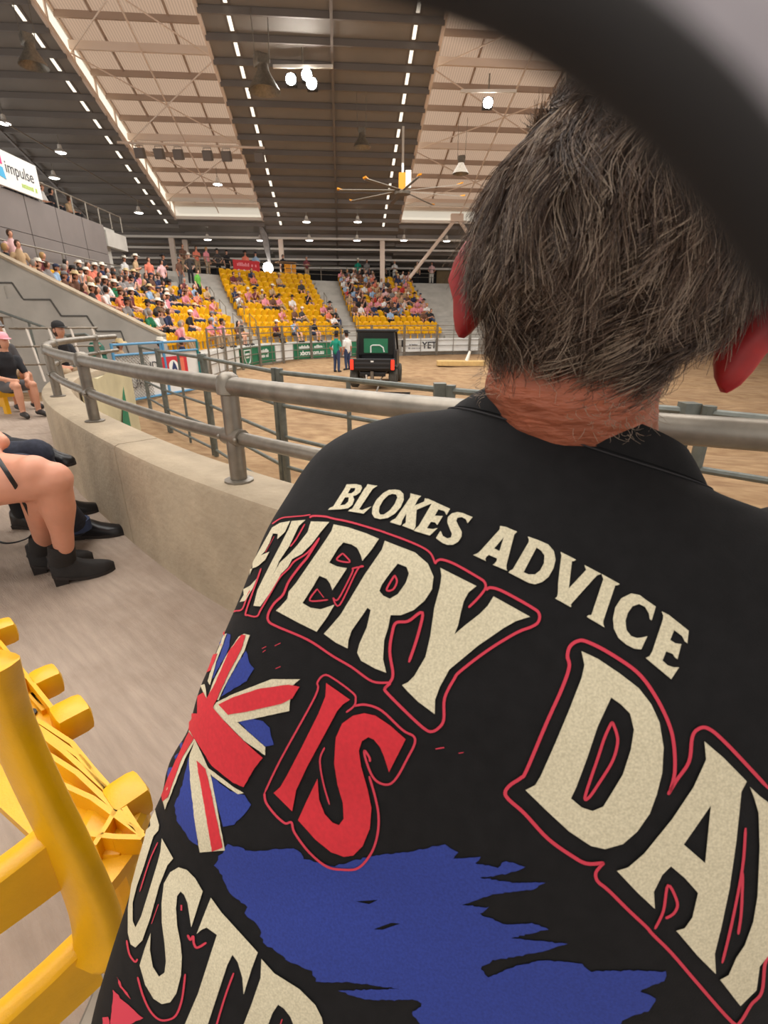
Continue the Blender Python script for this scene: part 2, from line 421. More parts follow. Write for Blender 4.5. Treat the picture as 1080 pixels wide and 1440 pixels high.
# ------------------------------------------------------------------ roof
YAW = math.radians(5)
def roof_z(y): return 8.05 + .306 * (40 - y) if y >= 14 else 8.05 + .306 * 26 - .306 * (14 - y)
ce = struct(empty('ceiling', (0, 0, 0), YAW), 'high steel arena roof of alternating dark and translucent bays')
BANDS = [(-36.8, -30.7, 1), (-30.7, -21.0, 0), (-21.0 + 0, -11.2, 0), (-11.2, -5.1, 1), (-5.1, 4.7, 0), (4.7, 13.4, 1), (13.4, 20.6, 0), (20.6, 26.7, 1), (26.7, 46, 0)]
RISE = .95
for x0, x1, br in BANDS:
    up = RISE if br else 0
    far = 40.6 if br else 50
    mb = MB()
    for ya, yb in ((-9, 14), (14, far)):
        vs = [(x0, ya, roof_z(ya) + up), (x1, ya, roof_z(ya) + up), (x1, yb, roof_z(yb) + up), (x0, yb, roof_z(yb) + up)]
        vs += [(a, b, c + .05) for a, b, c in vs]
        mb.add(vs, [(3, 2, 1, 0), (4, 5, 6, 7), (0, 1, 5, 4), (2, 3, 7, 6), (1, 2, 6, 5), (3, 0, 4, 7)])
    mb.build('roof_sheet_translucent' if br else 'roof_sheet', 'roof_light' if br else 'roof_dark', ce)
    if br:
        # far low roof beyond the lantern, and clerestory panes along its two long sides
        mb = MB(); ya, yb = 40.6, 50
        mb.add([(x0, ya, roof_z(ya)), (x1, ya, roof_z(ya)), (x1, yb, roof_z(yb)), (x0, yb, roof_z(yb))], [(3, 2, 1, 0)])
        mb.build('roof_sheet', 'roof_dark', ce)
        for xs, sgn in ((x0, 1), (x1, -1)):
            y = 15.0
            while y < 40.4:
                yb = min(y + 1.9, 40.6)
                MB().add([(xs, y, roof_z(y)), (xs, yb, roof_z(yb)), (xs, yb, roof_z(yb) + RISE), (xs, y, roof_z(y) + RISE)],
                         [(0, 1, 2, 3)]).build('clerestory_pane', 'skylight', ce)
                MB().beam((xs, yb - .06, roof_z(yb) + .02), (xs, yb - .06, roof_z(yb) + RISE), .1, .12).build('mullion', 'beam_warm', ce)
                y += 1.9
            MB().add([(xs, ys_, roof_z(ys_) + k_) for k_ in (0, RISE) for ys_ in (-9, 14, 15)], [(0, 1, 4, 3), (1, 2, 5, 4)]).build('clerestory_pane', 'skylight', ce)
            mb = MB()
            mb.beam((xs, 14, roof_z(14)), (xs, 40.6, roof_z(40.6)), .14, .22); mb.beam((xs, 14, roof_z(14) + RISE), (xs, 40.6, roof_z(40.6) + RISE), .14, .2)
            mb.build('edge_beam', 'beam_warm', ce)
        mb = MB().beam((x0, 40.6, roof_z(40.6) + RISE - .1), (x1, 40.6, roof_z(40.6) + RISE - .1), .2, .22); mb.build('end_beam', 'white_steel', ce)
        mb = MB().add([(x0, 40.62, roof_z(40.6)), (x1, 40.62, roof_z(40.6)), (x1, 40.62, roof_z(40.6) + RISE), (x0, 40.62, roof_z(40.6) + RISE)], [(0, 1, 2, 3)])
        mb.build('clerestory_pane', 'skylight', ce)
        mb = MB().beam((x0, 40.5, roof_z(40.5)), (x1, 40.5, roof_z(40.5)), .2, .18); mb.build('end_beam', 'white_steel', ce)
        mb = MB().beam((x0, 39.0, roof_z(39) + .35), (x1, 39.0, roof_z(39) + .35), .16, .2); mb.build('end_beam', 'white_steel', ce)
# purlins, one by one in every bay that is in view
for x0, x1, br in BANDS[1:7]:
    y = 17.2
    while y < 49:
        if br and y > 40.3: 
            zz = roof_z(y) - .12
        else: zz = roof_z(y) + (RISE if br else 0) - .13
        MB().beam((x0 + .02, y, zz), (x1 - .02, y, zz), .1, .24).build('purlin', 'purlin' if not br or y > 40.3 else 'purlin_warm', ce)
        y += 1.15 if not br else 1.4
# slot skylights between the purlins of the dark bays
for xs in (-12.0, -3.95, 3.55, 14.3):
    y = 17.35
    while y < 41:
        MB().box((xs, y + .52, roof_z(y + .52) - .02), (.15, .66, .03), (-math.atan(.306), 0, 0)).build('skylight_slot', 'slot_glow', ce)
        MB().box((xs, y + .52, roof_z(y + .52) - .01), (.36, .95, .03), (-math.atan(.306), 0, 0)).build('slot_frame', 'purlin', ce)
        y += 1.15
# rafters down the middle of the dark bays, beams and wind bracing of the bright bays
for xs in (-17.0, 0.1):
    MB().beam((xs, 14, roof_z(14) - .22), (xs, 48, roof_z(48) - .22), .12, .1).build('rafter', 'purlin', ce)
for x0, x1, br in BANDS:
    if not br or x0 < -20 or x0 > 14: continue
    ys = [17, 22.5, 28, 33.5, 39]
    for y in ys: MB().beam((x0, y, roof_z(y) + RISE - .42), (x1, y, roof_z(y) + RISE - .42), .14, .3).build('cross_beam', 'beam_warm', ce)
    for ya, yb in zip(ys[:-1], ys[1:]):
        za, zb = roof_z(ya) + .25, roof_z(yb) + .25
        MB().bar((x0, ya, za), (x1, yb, zb), .03, 6).build('brace_rod', 'beam_warm', ce)
        MB().bar((x1, ya, za), (x0, yb, zb), .03, 6).build('brace_rod', 'beam_warm', ce)
    xm = (x0 + x1) / 2
    for fx in (.25, .75): MB().beam((x0 + (x1 - x0) * fx, 14, roof_z(14) + RISE - .05), (x0 + (x1 - x0) * fx, 40.4, roof_z(40.4) + RISE - .05), .1, .06).build('sheet_lap', 'purlin_warm', ce)
    MB().bar((xm, 14, roof_z(14) + .3), (xm, 40.4, roof_z(40.4) + .3), .04, 6).build('tie_rod', 'beam_warm', ce)
# low roof beyond the seating: light steel cross members
for k, y in enumerate((42.5, 44.2, 46.0, 47.6)):
    MB().beam((-30, y, roof_z(y) - .3), (24, y, roof_z(y) - .3), .16, .14).build('cross_member', 'white_steel', ce)
# long tie cables on the left
MB().bar((-30.5, 12, 11.2), (-12.5, 38, 6.6), .03, 6).build('stay_cable', 'galv', ce)
MB().bar((-22.0, 13, 13.5), (-12.0, 38, 8.0), .03, 6).build('stay_cable', 'galv', ce)
# columns and raking props
def T(x, y, z=0):
    return Vector((x * math.cos(YAW) - y * math.sin(YAW), x * math.sin(YAW) + y * math.cos(YAW), z))
COLX = (-12.3, -11.5, -4.2, 3.6, 11.4); COLY = (42.7, 43.3, 42.7, 42.7, 42.7)
for k, x in enumerate(COLX):
    y = COLY[k]
    c = MB().beam((0, 0, 0), (0, 0, roof_z(y) - 3.3), .36, .3)
    o = c.build('column', 'beam_warm'); o.location = T(x, y, 3.16); o.rotation_euler = (0, 0, YAW)
    tag(o, ['cream steel column at the left end of the far stand', 'thinner cream column just right of the leftmost column', 'cream steel column beside the feather flag',
            'cream steel column below the ceiling fan', 'cream steel column hidden at the right of the far stand'][k], 'column')
    if k in (2, 3):
        MB().lathe([(.0, .0), (.24, .0), (.24, .06), (0, .06)], (0, 0, 0), 4).build('base_plate', 'galv', o)
pr = empty('raking_prop', T(8.9, 40.4, 7.6)); tag(pr, 'pair of cream raking props in an upside-down V right of the ceiling fan', 'roof prop')
for sx in (-1, 1):
    MB().bar((0, 0, .6), (sx * 3.4, 0, -3.4), .13, 10).build('prop_leg', 'beam_warm', pr)
MB().box((0, 0, .55), (.9, .5, .5)).build('prop_head', 'beam_warm', pr)

# ------------------------------------------------------------------ back wall beyond the concourse
bw = struct(empty('wall_back', T(0, 48.6, 0), YAW), 'dark back wall of the concourse')
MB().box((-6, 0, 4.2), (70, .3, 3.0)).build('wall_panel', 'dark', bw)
MB().box((13.5, -.4, 4.4), (9.0, .2, 2.2)).build('timber_panel', 'timber_dark', bw)
MB().box((13.5, -.5, 5.65), (9.0, .1, .3)).build('light_strip', 'strip_glow', bw)
for k in range(3):
    c = MB().lathe([(0, 0), (.32, 0), (.32, .05), (0, .05)], (11.8 + k * 2.4, -.58, 4.6), 16, axis='Y'); c.build('round_plaque', 'banner_white', bw)
# ------------------------------------------------------------------ seating bowl
S0 = Vector((-7.4, 17.0)); D1 = Vector((-.05, .99875))
FRONT = [Vector((p.x, p.y)) for p in spline([(-7.4, 17, 0), (-7.65, 21, 0), (-7.65, 25, 0), (-6.95, 28.6, 0), (-4.85, 31.9, 0), (-1.95, 34.4, 0), (1.2, 35.9, 0), (4.5, 36.9, 0), (9, 37.8, 0), (16, 39, 0), (30, 41, 0)], 10)]
_S = [0.0]
for i_ in range(1, len(FRONT)): _S.append(_S[-1] + (FRONT[i_] - FRONT[i_ - 1]).length)
_H = []
for i_ in range(len(FRONT)):
    t_ = FRONT[min(i_ + 1, len(FRONT) - 1)] - FRONT[max(i_ - 1, 0)]; _H.append(math.atan2(t_.y, t_.x))
def path(s, o=0.0):
    """point on the bowl at arc length s of the front row, o metres outwards; returns point, heading, outward normal"""
    s = max(0.0, min(s, _S[-1])); i = min(max(int(np.searchsorted(_S, s)) - 1, 0), len(FRONT) - 2)
    t = (s - _S[i]) / (_S[i + 1] - _S[i]); p = FRONT[i].lerp(FRONT[i + 1], t); h = _H[i] + (_H[i + 1] - _H[i]) * t
    nout = Vector((-math.sin(h), math.cos(h)))
    return p + nout * o, h, nout
def s_near(x, y): return min(range(len(FRONT)), key=lambda i: (FRONT[i] - Vector((x, y))).length)
SA, SB, SC_ = _S[s_near(-6.95, 28.6)], _S[s_near(-1.95, 34.4)], _S[s_near(4.5, 36.9)]
TREAD, RISER, Z0 = .75, .375, -.05
def zrow(k): return Z0 + RISER * k
SKA, SKB = .30, .12           # the aisles run slightly askew to the rows
SECT = {'A': (0.7, SA - .6, 7, 0, SKA), 'B': (SA + .6, SB - .6, 11, SKA, SKB), 'C': (SB + .6, SC_ - .3, 11, SKB, 0)}
def srange(a, b): 
    n = max(2, int((b - a) / .9)); return [a + (b - a) * i / n for i in range(n + 1)]
def sweep(mb, a, b, prof, mi=0):
    rings = []
    for s in srange(a, b):
        r = []
        for o, z in prof:
            p, h, nn = path(s, o); r.append((p.x, p.y, z))
        rings.append(r)
    mb.loft(rings, mi); return mb
ter = struct(empty('terrace'), 'stepped concrete terraces of the seating bowl')
for a, b, rows in ((0.0, SA, 7), (SA, SC_, 11), (SC_, _S[-1], 11)):
    for k in range(rows):
        z = zrow(k)
        sweep(MB(), a, b, [(k * TREAD, z), ((k + 1) * TREAD, z), ((k + 1) * TREAD, z - .9), (k * TREAD, z - .9)]).build('terrace_step', 'concrete_grey', ter)
    z = zrow(rows)
    sweep(MB(), a, b, [(rows * TREAD, z), (rows * TREAD + 9, z), (rows * TREAD + 9, z - .4), (rows * TREAD, z - .9)]).build('concourse_slab', 'concrete_grey', ter)
sweep(MB(), 0, _S[-1], [(-.2, -1.3), (-.2, -.12), (-.05, -.02), (.05, -.05), (.05, -1.3)]).build('front_wall', 'concrete_grey', ter)
# aisle stairs
for a, b, rows, sk in ((SA - .55, SA + .55, 11, SKA), (SB - .55, SB + .55, 11, SKB), (SC_, SC_ + 1.3, 11, 0)):
    st = struct(empty('aisle_stair'), 'concrete stair aisle between seat blocks')
    for k in range(rows):
        sweep(MB(), a + sk * k, b + sk * k, [(k * TREAD + .38, zrow(k) + .01), (k * TREAD + .745, zrow(k) + .01), (k * TREAD + .745, zrow(k) + .19), (k * TREAD + .38, zrow(k) + .19)]).build('stair_tread', 'concrete_grey', st)
    st['kind'] = 'structure'
# ------------------------------------------------------------------ raked concrete end wall (faces the walkway)
ew = struct(empty('wall_end'), 'raked concrete end wall of the left stand with stepped groove')
def endY(x): return 17.0 - .05 * (-7.4 - x) * 0
prof = [(-7.2, -1.2), (-7.2, .72), (-7.5, .86), (-12.3, 3.28), (-16.5, 5.4), (-16.5, -1.2)]
MB().prism(prof, 'Y', 16.75, 17.05).build('wall_slab', 'concrete_grey', ew)
MB().prism([(-7.2, .70), (-7.2, .78), (-7.5, .92), (-12.3, 3.34), (-16.5, 5.46), (-16.5, 5.38), (-12.3, 3.26), (-7.5, .84)], 'Y', 16.70, 17.1).build('coping', 'concrete', ew)
stp = [(-13.2, 2.28), (-11.62, 2.28), (-11.40, 1.80), (-10.55, 1.80), (-10.32, 1.32), (-9.50, 1.32), (-9.28, .86), (-8.5, .86), (-8.38, .20), (-8.38, -1)]
for a, b in zip(stp[:-1], stp[1:]):
    MB().beam((a[0], 16.745, a[1]), (b[0], 16.745, b[1]), .03, .05).build('groove', 'dark_groove', ew)
MB().box((-12.35, 16.74, .6), (.14, .05, 2.9), (0, .10, 0)).build('downpipe', 'rust', ew)
# grey panel wall and upper deck behind the left stand
pn = struct(empty('wall_upper'), 'grey panelled upper wall behind the left stand')
off_p = 5.55
s = -4.0
while s < 9.9:
    for z0, z1, dz in ((3.0, 4.15, 0), (4.17, 5.42, 0)):
        w = 1.95
        q = []
        for ss in (s, min(s + w, 10.0)):
            for o in (off_p, off_p + .12):
                p = S0 + D1 * ss + Vector((-D1.y, D1.x)) * o; q.append(p)
        MB().add([(p.x, p.y, z) for z in (z0, z1) for p in (q[0], q[1], q[3], q[2])],
                 [(0, 1, 2, 3), (7, 6, 5, 4), (0, 4, 5, 1), (1, 5, 6, 2), (2, 6, 7, 3), (3, 7, 4, 0)]).build('wall_panel', 'panel_grey', pn)
    s += 2.0
def D(s, o, z):
    p = S0 + D1 * s + Vector((-D1.y, D1.x)) * o; return Vector((p.x, p.y, z))
MB().beam(D(-4, off_p + 3.6, 5.3), D(11.5, off_p + 3.6, 5.3), 6.8, .25).build('upper_deck', 'concrete_grey', pn)
MB().beam(D(10.0, off_p + .1, 4.9), D(12.2, off_p + .1, 4.9), .3, .7).build('deck_edge', 'concrete_grey', pn)
MB().box(D(10.6, off_p + .5, 4.0), (.3, .9, 2.2)).build('pier', 'concrete_grey', pn)
hr = empty('upper_handrail', D(3, off_p, 5.42)); tag(hr, 'grey handrail along the top edge of the grey panel wall', 'railing'); o_ = hr.location.copy()
MB().bar(D(5.2, off_p + .06, 6.12) - o_, D(12.2, off_p + .06, 6.12) - o_, .03, 6).build('hand_rail', 'galv', hr)
for k in range(7): MB().bar(D(5.2 + k * 1.16, off_p + .06, 5.42) - o_, D(5.2 + k * 1.16, off_p + .06, 6.12) - o_, .03, 6).build('post', 'galv', hr)
hr = empty('row_handrail', D(3, off_p - .5, 3.2)); tag(hr, 'grey handrail in front of the grey panel wall behind the top row', 'railing'); o_ = hr.location.copy()
for dz in (.5, .95): MB().bar(D(-4, off_p - .45, 2.7 + dz) - o_, D(10, off_p - .45, 2.7 + dz) - o_, .03, 6).build('hand_rail', 'galv', hr)
for k in range(9): MB().bar(D(-3.6 + k * 1.7, off_p - .45, 2.5) - o_, D(-3.6 + k * 1.7, off_p - .45, 3.65) - o_, .03, 6).build('post', 'galv', hr)
# sign on the upper deck
sg = empty('sponsor_sign', D(3.05, off_p - .1, 5.46)); tag(sg, 'white sponsor sign reading impulse above the grey panel wall', 'sign')
sg.rotation_euler = (0, 0, math.pi / 2 + math.radians(2.9)) 
MB().box((-.25, 0, .55), (4.3, .08, 1.1)).build('sign_board', 'banner_white', sg)
text('lettering', 'impulse', .52, 'text_dark', sg, (.78, -.045, .62), (math.pi / 2, 0, 0), .004)
blurred_word('small_lettering', .9, .24, 'lime', sg, (1.2, -.045, .24), (math.pi / 2, 0, 0), 4)
MB().box((-.3, -.05, .78), (.3, .02, .26)).build('pink_mark', 'magenta', sg)
MB().prism([(-.5, .28), (-.1, .22), (-.16, .56), (-.43, .58)], 'Y', -.055, -.04).build('blue_mark', 'sky_blue', sg)

# ------------------------------------------------------------------ yellow seats
def seat_mesh():
    mb = MB(); nU, nV = 6, 5
    def shell(f, thick):
        fr = [[f(u / nU, v / nV) for u in range(nU + 1)] for v in range(nV + 1)]
        vs = []; fs = []
        for lay in (0, 1):
            for r in fr:
                for p, n in r: vs.append(tuple(Vector(p) + Vector(n) * (thick * lay)))
        W = nU + 1; T = W * (nV + 1)
        for v in range(nV):
            for u in range(nU):
                a = v * W + u; fs.append((a, a + 1, a + W + 1, a + W)); fs.append((T + a, T + a + W, T + a + W + 1, T + a + 1))
        for u in range(nU): fs.append((u, T + u, T + u + 1, u + 1)); b = nV * W + u; fs.append((b, b + 1, T + b + 1, T + b))
        for v in range(nV): a = v * W; fs.append((a, a + W, T + a + W, T + a)); b = a + nU; fs.append((b, T + b, T + b + W, b + W))
        mb.add(vs, fs)
    def back(u, v):
        x = (u - .5) * .46 * (1 - .18 * v ** 3); y = .16 + .07 * v - .16 * (2 * u - 1) ** 2 * (.6 - .2 * v); z = .36 + v * .44 - .05 * (2 * u - 1) ** 4 * (1 if v > .7 else 0)
        return (x, y, z), (0, 1, 0)
    def pan(u, v):
        x = (u - .5) * .43 * (1 - .12 * v ** 2); y = .05 - .10 * v - .04 * (2 * u - 1) ** 2; z = .36 + v * .36 - .05 * (2 * u - 1) ** 4 * (1 if v > .7 else 0)
        return (x, y, z), (0, 1, 0)
    shell(back, .03); shell(pan, .035)
    mb.box((0, .14, .2), (.06, .1, .36)); mb.box((0, .12, .02), (.2, .16, .03))
    return mb.mesh('stadium_seat', 'yellow_far', True)
SEAT = seat_mesh()

# ------------------------------------------------------------------ people (continuous bodies from tapered chains)
PPL = {}
def blob_mesh(name, chains, balls, voxel, mats, keep=None, smooth=2):
    """chains: (points, radii, tag); balls: (centre, radius, tag). One continuous remeshed surface, faces coloured by nearest piece"""
    mb = MB(); segs = []
    for pts, rad, tg in chains:
        P = [Vector(p) for p in pts]
        mb.tube(P, rad, 12)
        for p, r in zip(P, rad): mb.ball(p, r, 10, 6)
        for i in range(len(P) - 1): segs.append((P[i], P[i + 1], rad[i], rad[i + 1], tg))
    for c, r, tg in balls:
        mb.ball(c, r, 14, 8); rr = r if not hasattr(r, '__len__') else sum(r) / 3
        segs.append((Vector(c), Vector(c) + Vector((0, 0, .001)), rr, rr, tg))
    me = mb.mesh(name + '_raw', mats)
    o = link(name + '_tmp', me)
    md = o.modifiers.new('r', 'REMESH'); md.mode = 'VOXEL'; md.voxel_size = voxel; md.use_smooth_shade = True
    if smooth: sm = o.modifiers.new('s', 'SMOOTH'); sm.factor = .5; sm.iterations = smooth
    if keep: dc = o.modifiers.new('d', 'DECIMATE'); dc.ratio = keep
    out = evaluated(o); out.name = name
    bpy.data.objects.remove(o); bpy.data.meshes.remove(me)
    out.materials.clear()
    for m in mats: out.materials.append(M[m] if isinstance(m, str) else m)
    C = np.empty(len(out.polygons) * 3); out.polygons.foreach_get('center', C); C = C.reshape(-1, 3)
    best = np.full(len(C), 1e9); idx = np.zeros(len(C), int)
    for a, b, ra, rb, tg in segs:
        a_ = np.array(a); d = np.array(b) - a_; L = max(1e-9, d @ d)
        t = np.clip(((C - a_) @ d) / L, 0, 1)
        ds = np.linalg.norm(C - a_ - t[:, None] * d, axis=1) - (ra + (rb - ra) * t)
        w = ds < best; best[w] = ds[w]; idx[w] = tg
    out.polygons.foreach_set('material_index', idx); out.polygons.foreach_set('use_smooth', [True] * len(C)); out.update()
    return out
# slots: 0 skin, 1 shirt, 2 trousers, 3 shoes
def body(pose='sit', lean=0.0, arm=0, leg=0, bare_leg=False, voxel=.02, keep=.35, scale=1.0, name='body'):
    ch = []; bl = []
    if pose == 'sit':
        hz = .50; tor = [(0, .02, hz), (0, .05 - lean * .3, hz + .17), (0, .03 - lean * .75, hz + .34), (0, -.01 - lean, hz + .44)]
    else:
        hz = .92; tor = [(0, .0, hz), (0, .01, hz + .17), (0, .01 - lean * .5, hz + .34), (0, -.0 - lean, hz + .46)]
    ch.append((tor, [.145, .135, .15, .11], 1))
    nx = Vector(tor[-1]); ch.append(([nx + Vector((0, 0, .05)), nx + Vector((0, -.02, .14))], [.06, .058], 0))
    hc = nx + Vector((0, -.04, .235)); bl.append((hc, (.078, .096, .115), 0)); bl.append((hc + Vector((0, -.1, -.01)), (.014, .018, .02), 0))
    for s in (-1, 1): bl.append((hc + Vector((s * .08, .01, -.005)), (.012, .022, .032), 0))
    sh = Vector(tor[2]) + Vector((0, 0, .06))
    for s in (-1, 1):
        S = sh + Vector((s * .175, 0, 0))
        if pose == 'sit':
            if arm == 0: E, W, Hh = S + Vector((s * .05, -.10, -.26)), Vector((s * .12, -.32, hz + .1)), Vector((s * .07, -.39, hz + .09))
            elif arm == 1: E, W, Hh = S + Vector((s * .06, -.16, -.24)), S + Vector((-s * .10, -.30, -.16)), S + Vector((-s * .17, -.32, -.13))
            else: E, W, Hh = S + Vector((s * .03, -.22, -.2)), S + Vector((-s * .08, -.26, .05)), S + Vector((-s * .11, -.27, .13))
        else:
            if arm == 0: E, W, Hh = S + Vector((s * .06, .02, -.27)), S + Vector((s * .07, -.06, -.5)), S + Vector((s * .06, -.09, -.6))
            elif arm == 1: E, W, Hh = S + Vector((s * .07, -.04, -.26)), S + Vector((-s * .08, -.24, -.2)), S + Vector((-s * .16, -.24, -.17))
            else: E, W, Hh = S + Vector((s * .12, .04, -.24)), S + Vector((-s * .02, -.08, -.42)), S + Vector((-s * .06, -.06, -.46))
        mid = S.lerp(E, .75)
        ch.append(([S, mid], [.07, .055], 1)); ch.append(([mid, E, W], [.048, .043, .033], 0)); ch.append(([W, Hh], [.032, .036], 0))
    for s in (-1, 1):
        Hp = Vector((s * .085, 0, hz - .02))
        if pose == 'sit':
            if leg == 0: K, An, To = Vector((s * .12, -.44, hz + .02)), Vector((s * .12, -.42, .09)), Vector((s * .14, -.56, .045))
            elif leg == 1: K, An, To = Vector((s * .17, -.44, hz + .02)), Vector((s * .12, -.55, .09)), Vector((s * .13, -.69, .06))
            else:
                if s < 0: K, An, To = Vector((-.06, -.44, hz + .14)), Vector((.14, -.52, hz - .16)), Vector((.2, -.62, hz - .22))
                else: K, An, To = Vector((.09, -.44, hz + .02)), Vector((.08, -.42, .09)), Vector((.08, -.56, .045))
        else:
            K, An, To = Vector((s * .1, -.02, .49)), Vector((s * .11, .02, .09)), Vector((s * .13, -.13, .045))
        lt = 0 if bare_leg else 2
        if bare_leg:
            m = Hp.lerp(K, .7); ch.append(([Hp, m], [.105, .085], 2)); ch.append(([m, K, K.lerp(An, .35), An], [.075, .06, .06, .038], 0))
        else: ch.append(([Hp, K, K.lerp(An, .35), An], [.105, .072, .07, .052], 2))
        ch.append(([An + Vector((0, .03, -.02)), An.lerp(To, .5), To], [.045, .046, .04], 3))
    if scale != 1.0:
        ch = [([Vector(p) * scale for p in P], [r * scale for r in R], t) for P, R, t in ch]
        bl = [(Vector(c) * scale, tuple(x * scale for x in r), t) for c, r, t in bl]; hc = Vector(hc) * scale
    me = blob_mesh(name, ch, bl, voxel * scale, ['skin_a', 'sh_white', 'tr_blue', 'sho_dark'], keep)
    return me, Vector(hc)
def cl(n, r, g, b, rough=.85, **k): M[n] = mat(n, rgb(r, g, b), rough, **k)
cl('skin_a', 206, 150, 122, .55); cl('skin_b', 186, 128, 100, .55); cl('skin_c', 224, 172, 146, .55)
SHIRT = [('white', 228, 226, 222), ('pink', 222, 140, 150), ('pale pink', 232, 190, 190), ('black', 36, 36, 40), ('navy', 44, 52, 84), ('grey', 140, 136, 134),
         ('light blue', 150, 178, 206), ('brown', 110, 76, 60), ('green', 30, 116, 76), ('tan', 190, 160, 124), ('red', 196, 62, 58), ('charcoal', 70, 66, 66), ('salmon', 226, 128, 104), ('maroon', 110, 50, 56), ('teal', 20, 140, 116), ('bright green', 96, 168, 66)]
for n, r, g, b in SHIRT: cl('sh_' + n.replace(' ', '_'), r, g, b)
for n, r, g, b in (('blue', 52, 66, 98), ('black', 34, 34, 38), ('tan', 170, 146, 116), ('grey', 96, 94, 96), ('white', 220, 216, 208)): cl('tr_' + n, r, g, b)
cl('sho_dark', 40, 34, 32, .6)
for n, r, g, b in (('brown', 74, 52, 38), ('black', 34, 28, 26), ('blonde', 176, 142, 92), ('grey', 140, 132, 124)): cl('hair_' + n, r, g, b)
for n, r, g, b in (('white', 226, 220, 206), ('black', 34, 32, 32), ('tan', 206, 184, 140), ('brown', 120, 92, 66), ('navy', 40, 48, 72), ('pink', 232, 160, 170), ('grey', 120, 118, 118)): cl('hat_' + n, r, g, b)
def hat_mesh(kind):
    mb = MB()
    if kind == 'cowboy':
        n = 16; rings = []
        for rx, ry, z in ((.19, .21, .0), (.185, .205, .012), (.10, .12, .02), (.098, .118, .03), (.088, .108, .11), (.06, .085, .135), (.02, .05, .115)):
            r = []
            for j in range(n):
                a = 2 * math.pi * j / n; x, y = rx * math.cos(a), ry * math.sin(a)
                dz = .05 * max(0, abs(x) / .19 - .5) ** 1.2 * 2 if rx > .15 else 0
                r.append((x, y, z + dz))
            rings.append(r)
        mb.loft(rings)
    elif kind == 'cap':
        n = 14
        mb.loft([[(.092 * k * math.cos(2 * math.pi * j / n), .112 * k * math.sin(2 * math.pi * j / n), z) for j in range(n)] for k, z in ((1, 0), (1.01, .03), (.88, .075), (.5, .105), (.08, .112))])
        mb.loft([[(x, y, z + t) for x, y, z in ((-.08, -.07, .01), (-.06, -.16, .0), (0, -.19, -.005), (.06, -.16, .0), (.08, -.07, .01))] for t in (0, .008)])
    elif kind == 'hair':
        n = 12
        mb.loft([[(.088 * k * math.cos(2 * math.pi * j / n), .018 + .1 * k * math.sin(2 * math.pi * j / n), z) for j in range(n)] for k, z in ((.7, -.09), (.98, -.04), (1.03, .02), (.92, .075), (.55, .115), (.1, .125))])
    else:   # long hair
        n = 12
        mb.loft([[(.092 * k * math.cos(2 * math.pi * j / n), .035 + y0 + .085 * k * math.sin(2 * math.pi * j / n), z) for j in range(n)] for k, y0, z in ((.6, .05, -.3), (.9, .04, -.2), (1.0, .02, -.06), (1.03, 0, .02), (.92, -.01, .075), (.55, -.01, .115), (.1, -.01, .125))])
    return mb.mesh(kind, 'hair_brown', True)
HATS = {k: hat_mesh(k) for k in ('cowboy', 'cap', 'hair', 'long_hair')}
POSES = {
 'sit0': body('sit', .0, 0, 0, name='sitting_body'), 'sit1': body('sit', .12, 0, 1, name='sitting_body_forward'), 'sit2': body('sit', .05, 1, 2, name='sitting_body_crossed'),
 'sit3': body('sit', .08, 0, 0, True, name='sitting_body_shorts'), 'sit4': body('sit', .03, 2, 1, True, name='sitting_body_phone'),
 'std0': body('stand', .0, 0, name='standing_body'), 'std1': body('stand', .03, 1, name='standing_body_folded'), 'std2': body('stand', .02, 2, name='standing_body_hips')}
def set_slots(o, mats):
    for i, m in enumerate(mats):
        o.material_slots[i].link = 'OBJECT'; o.material_slots[i].material = M[m]
def person(pose, loc, rz, shirt, trousers, head, headcol, skin='skin_a', scale=1.0, label=None, group=None, parts=True):
    me, hc = POSES[pose]
    o = link('person', me, None, loc); o.rotation_euler = (0, 0, rz); o.scale = (scale,) * 3
    set_slots(o, [skin, 'sh_' + shirt.replace(' ', '_'), 'tr_' + trousers, 'sho_dark'])
    if head:
        names = {'cowboy': 'hat', 'cap': 'cap', 'hair': 'hair', 'long_hair': 'hair'}
        h = link(names[head], HATS[head], o); h.location = hc + Vector((0, 0, {'cowboy': .055, 'cap': .045, 'hair': 0, 'long_hair': 0}[head]))
        h.material_slots[0].link = 'OBJECT'; h.material_slots[0].material = M[('hair_' if 'hair' in head else 'hat_') + headcol]
        if head in ('cowboy', 'cap'):
            g2 = link('hair', HATS['hair'], o); g2.location = hc + Vector((0, .004, -.012)); g2.scale = (.95, .95, .9)
            g2.material_slots[0].link = 'OBJECT'; g2.material_slots[0].material = M['hair_brown']
    if label: tag(o, label, 'person', group)
    return o
ORD = ['front', 'second', 'third', 'fourth', 'fifth', 'sixth', 'seventh', 'eighth', 'ninth', 'tenth', 'eleventh', 'twelfth', 'thirteenth', 'fourteenth', 'fifteenth', 'sixteenth',
       'seventeenth', 'eighteenth', 'nineteenth', 'twentieth', 'twenty-first', 'twenty-second', 'twenty-third', 'twenty-fourth', 'twenty-fifth', 'twenty-sixth', 'twenty-seventh', 'twenty-eighth', 'twenty-ninth', 'thirtieth',
       'thirty-first', 'thirty-second', 'thirty-third', 'thirty-fourth', 'thirty-fifth', 'thirty-sixth', 'thirty-seventh', 'thirty-eighth', 'thirty-ninth', 'fortieth']
SECN = {'A': 'left side stand', 'B': 'corner stand', 'C': 'far end stand'}
rnd = random.Random(11)
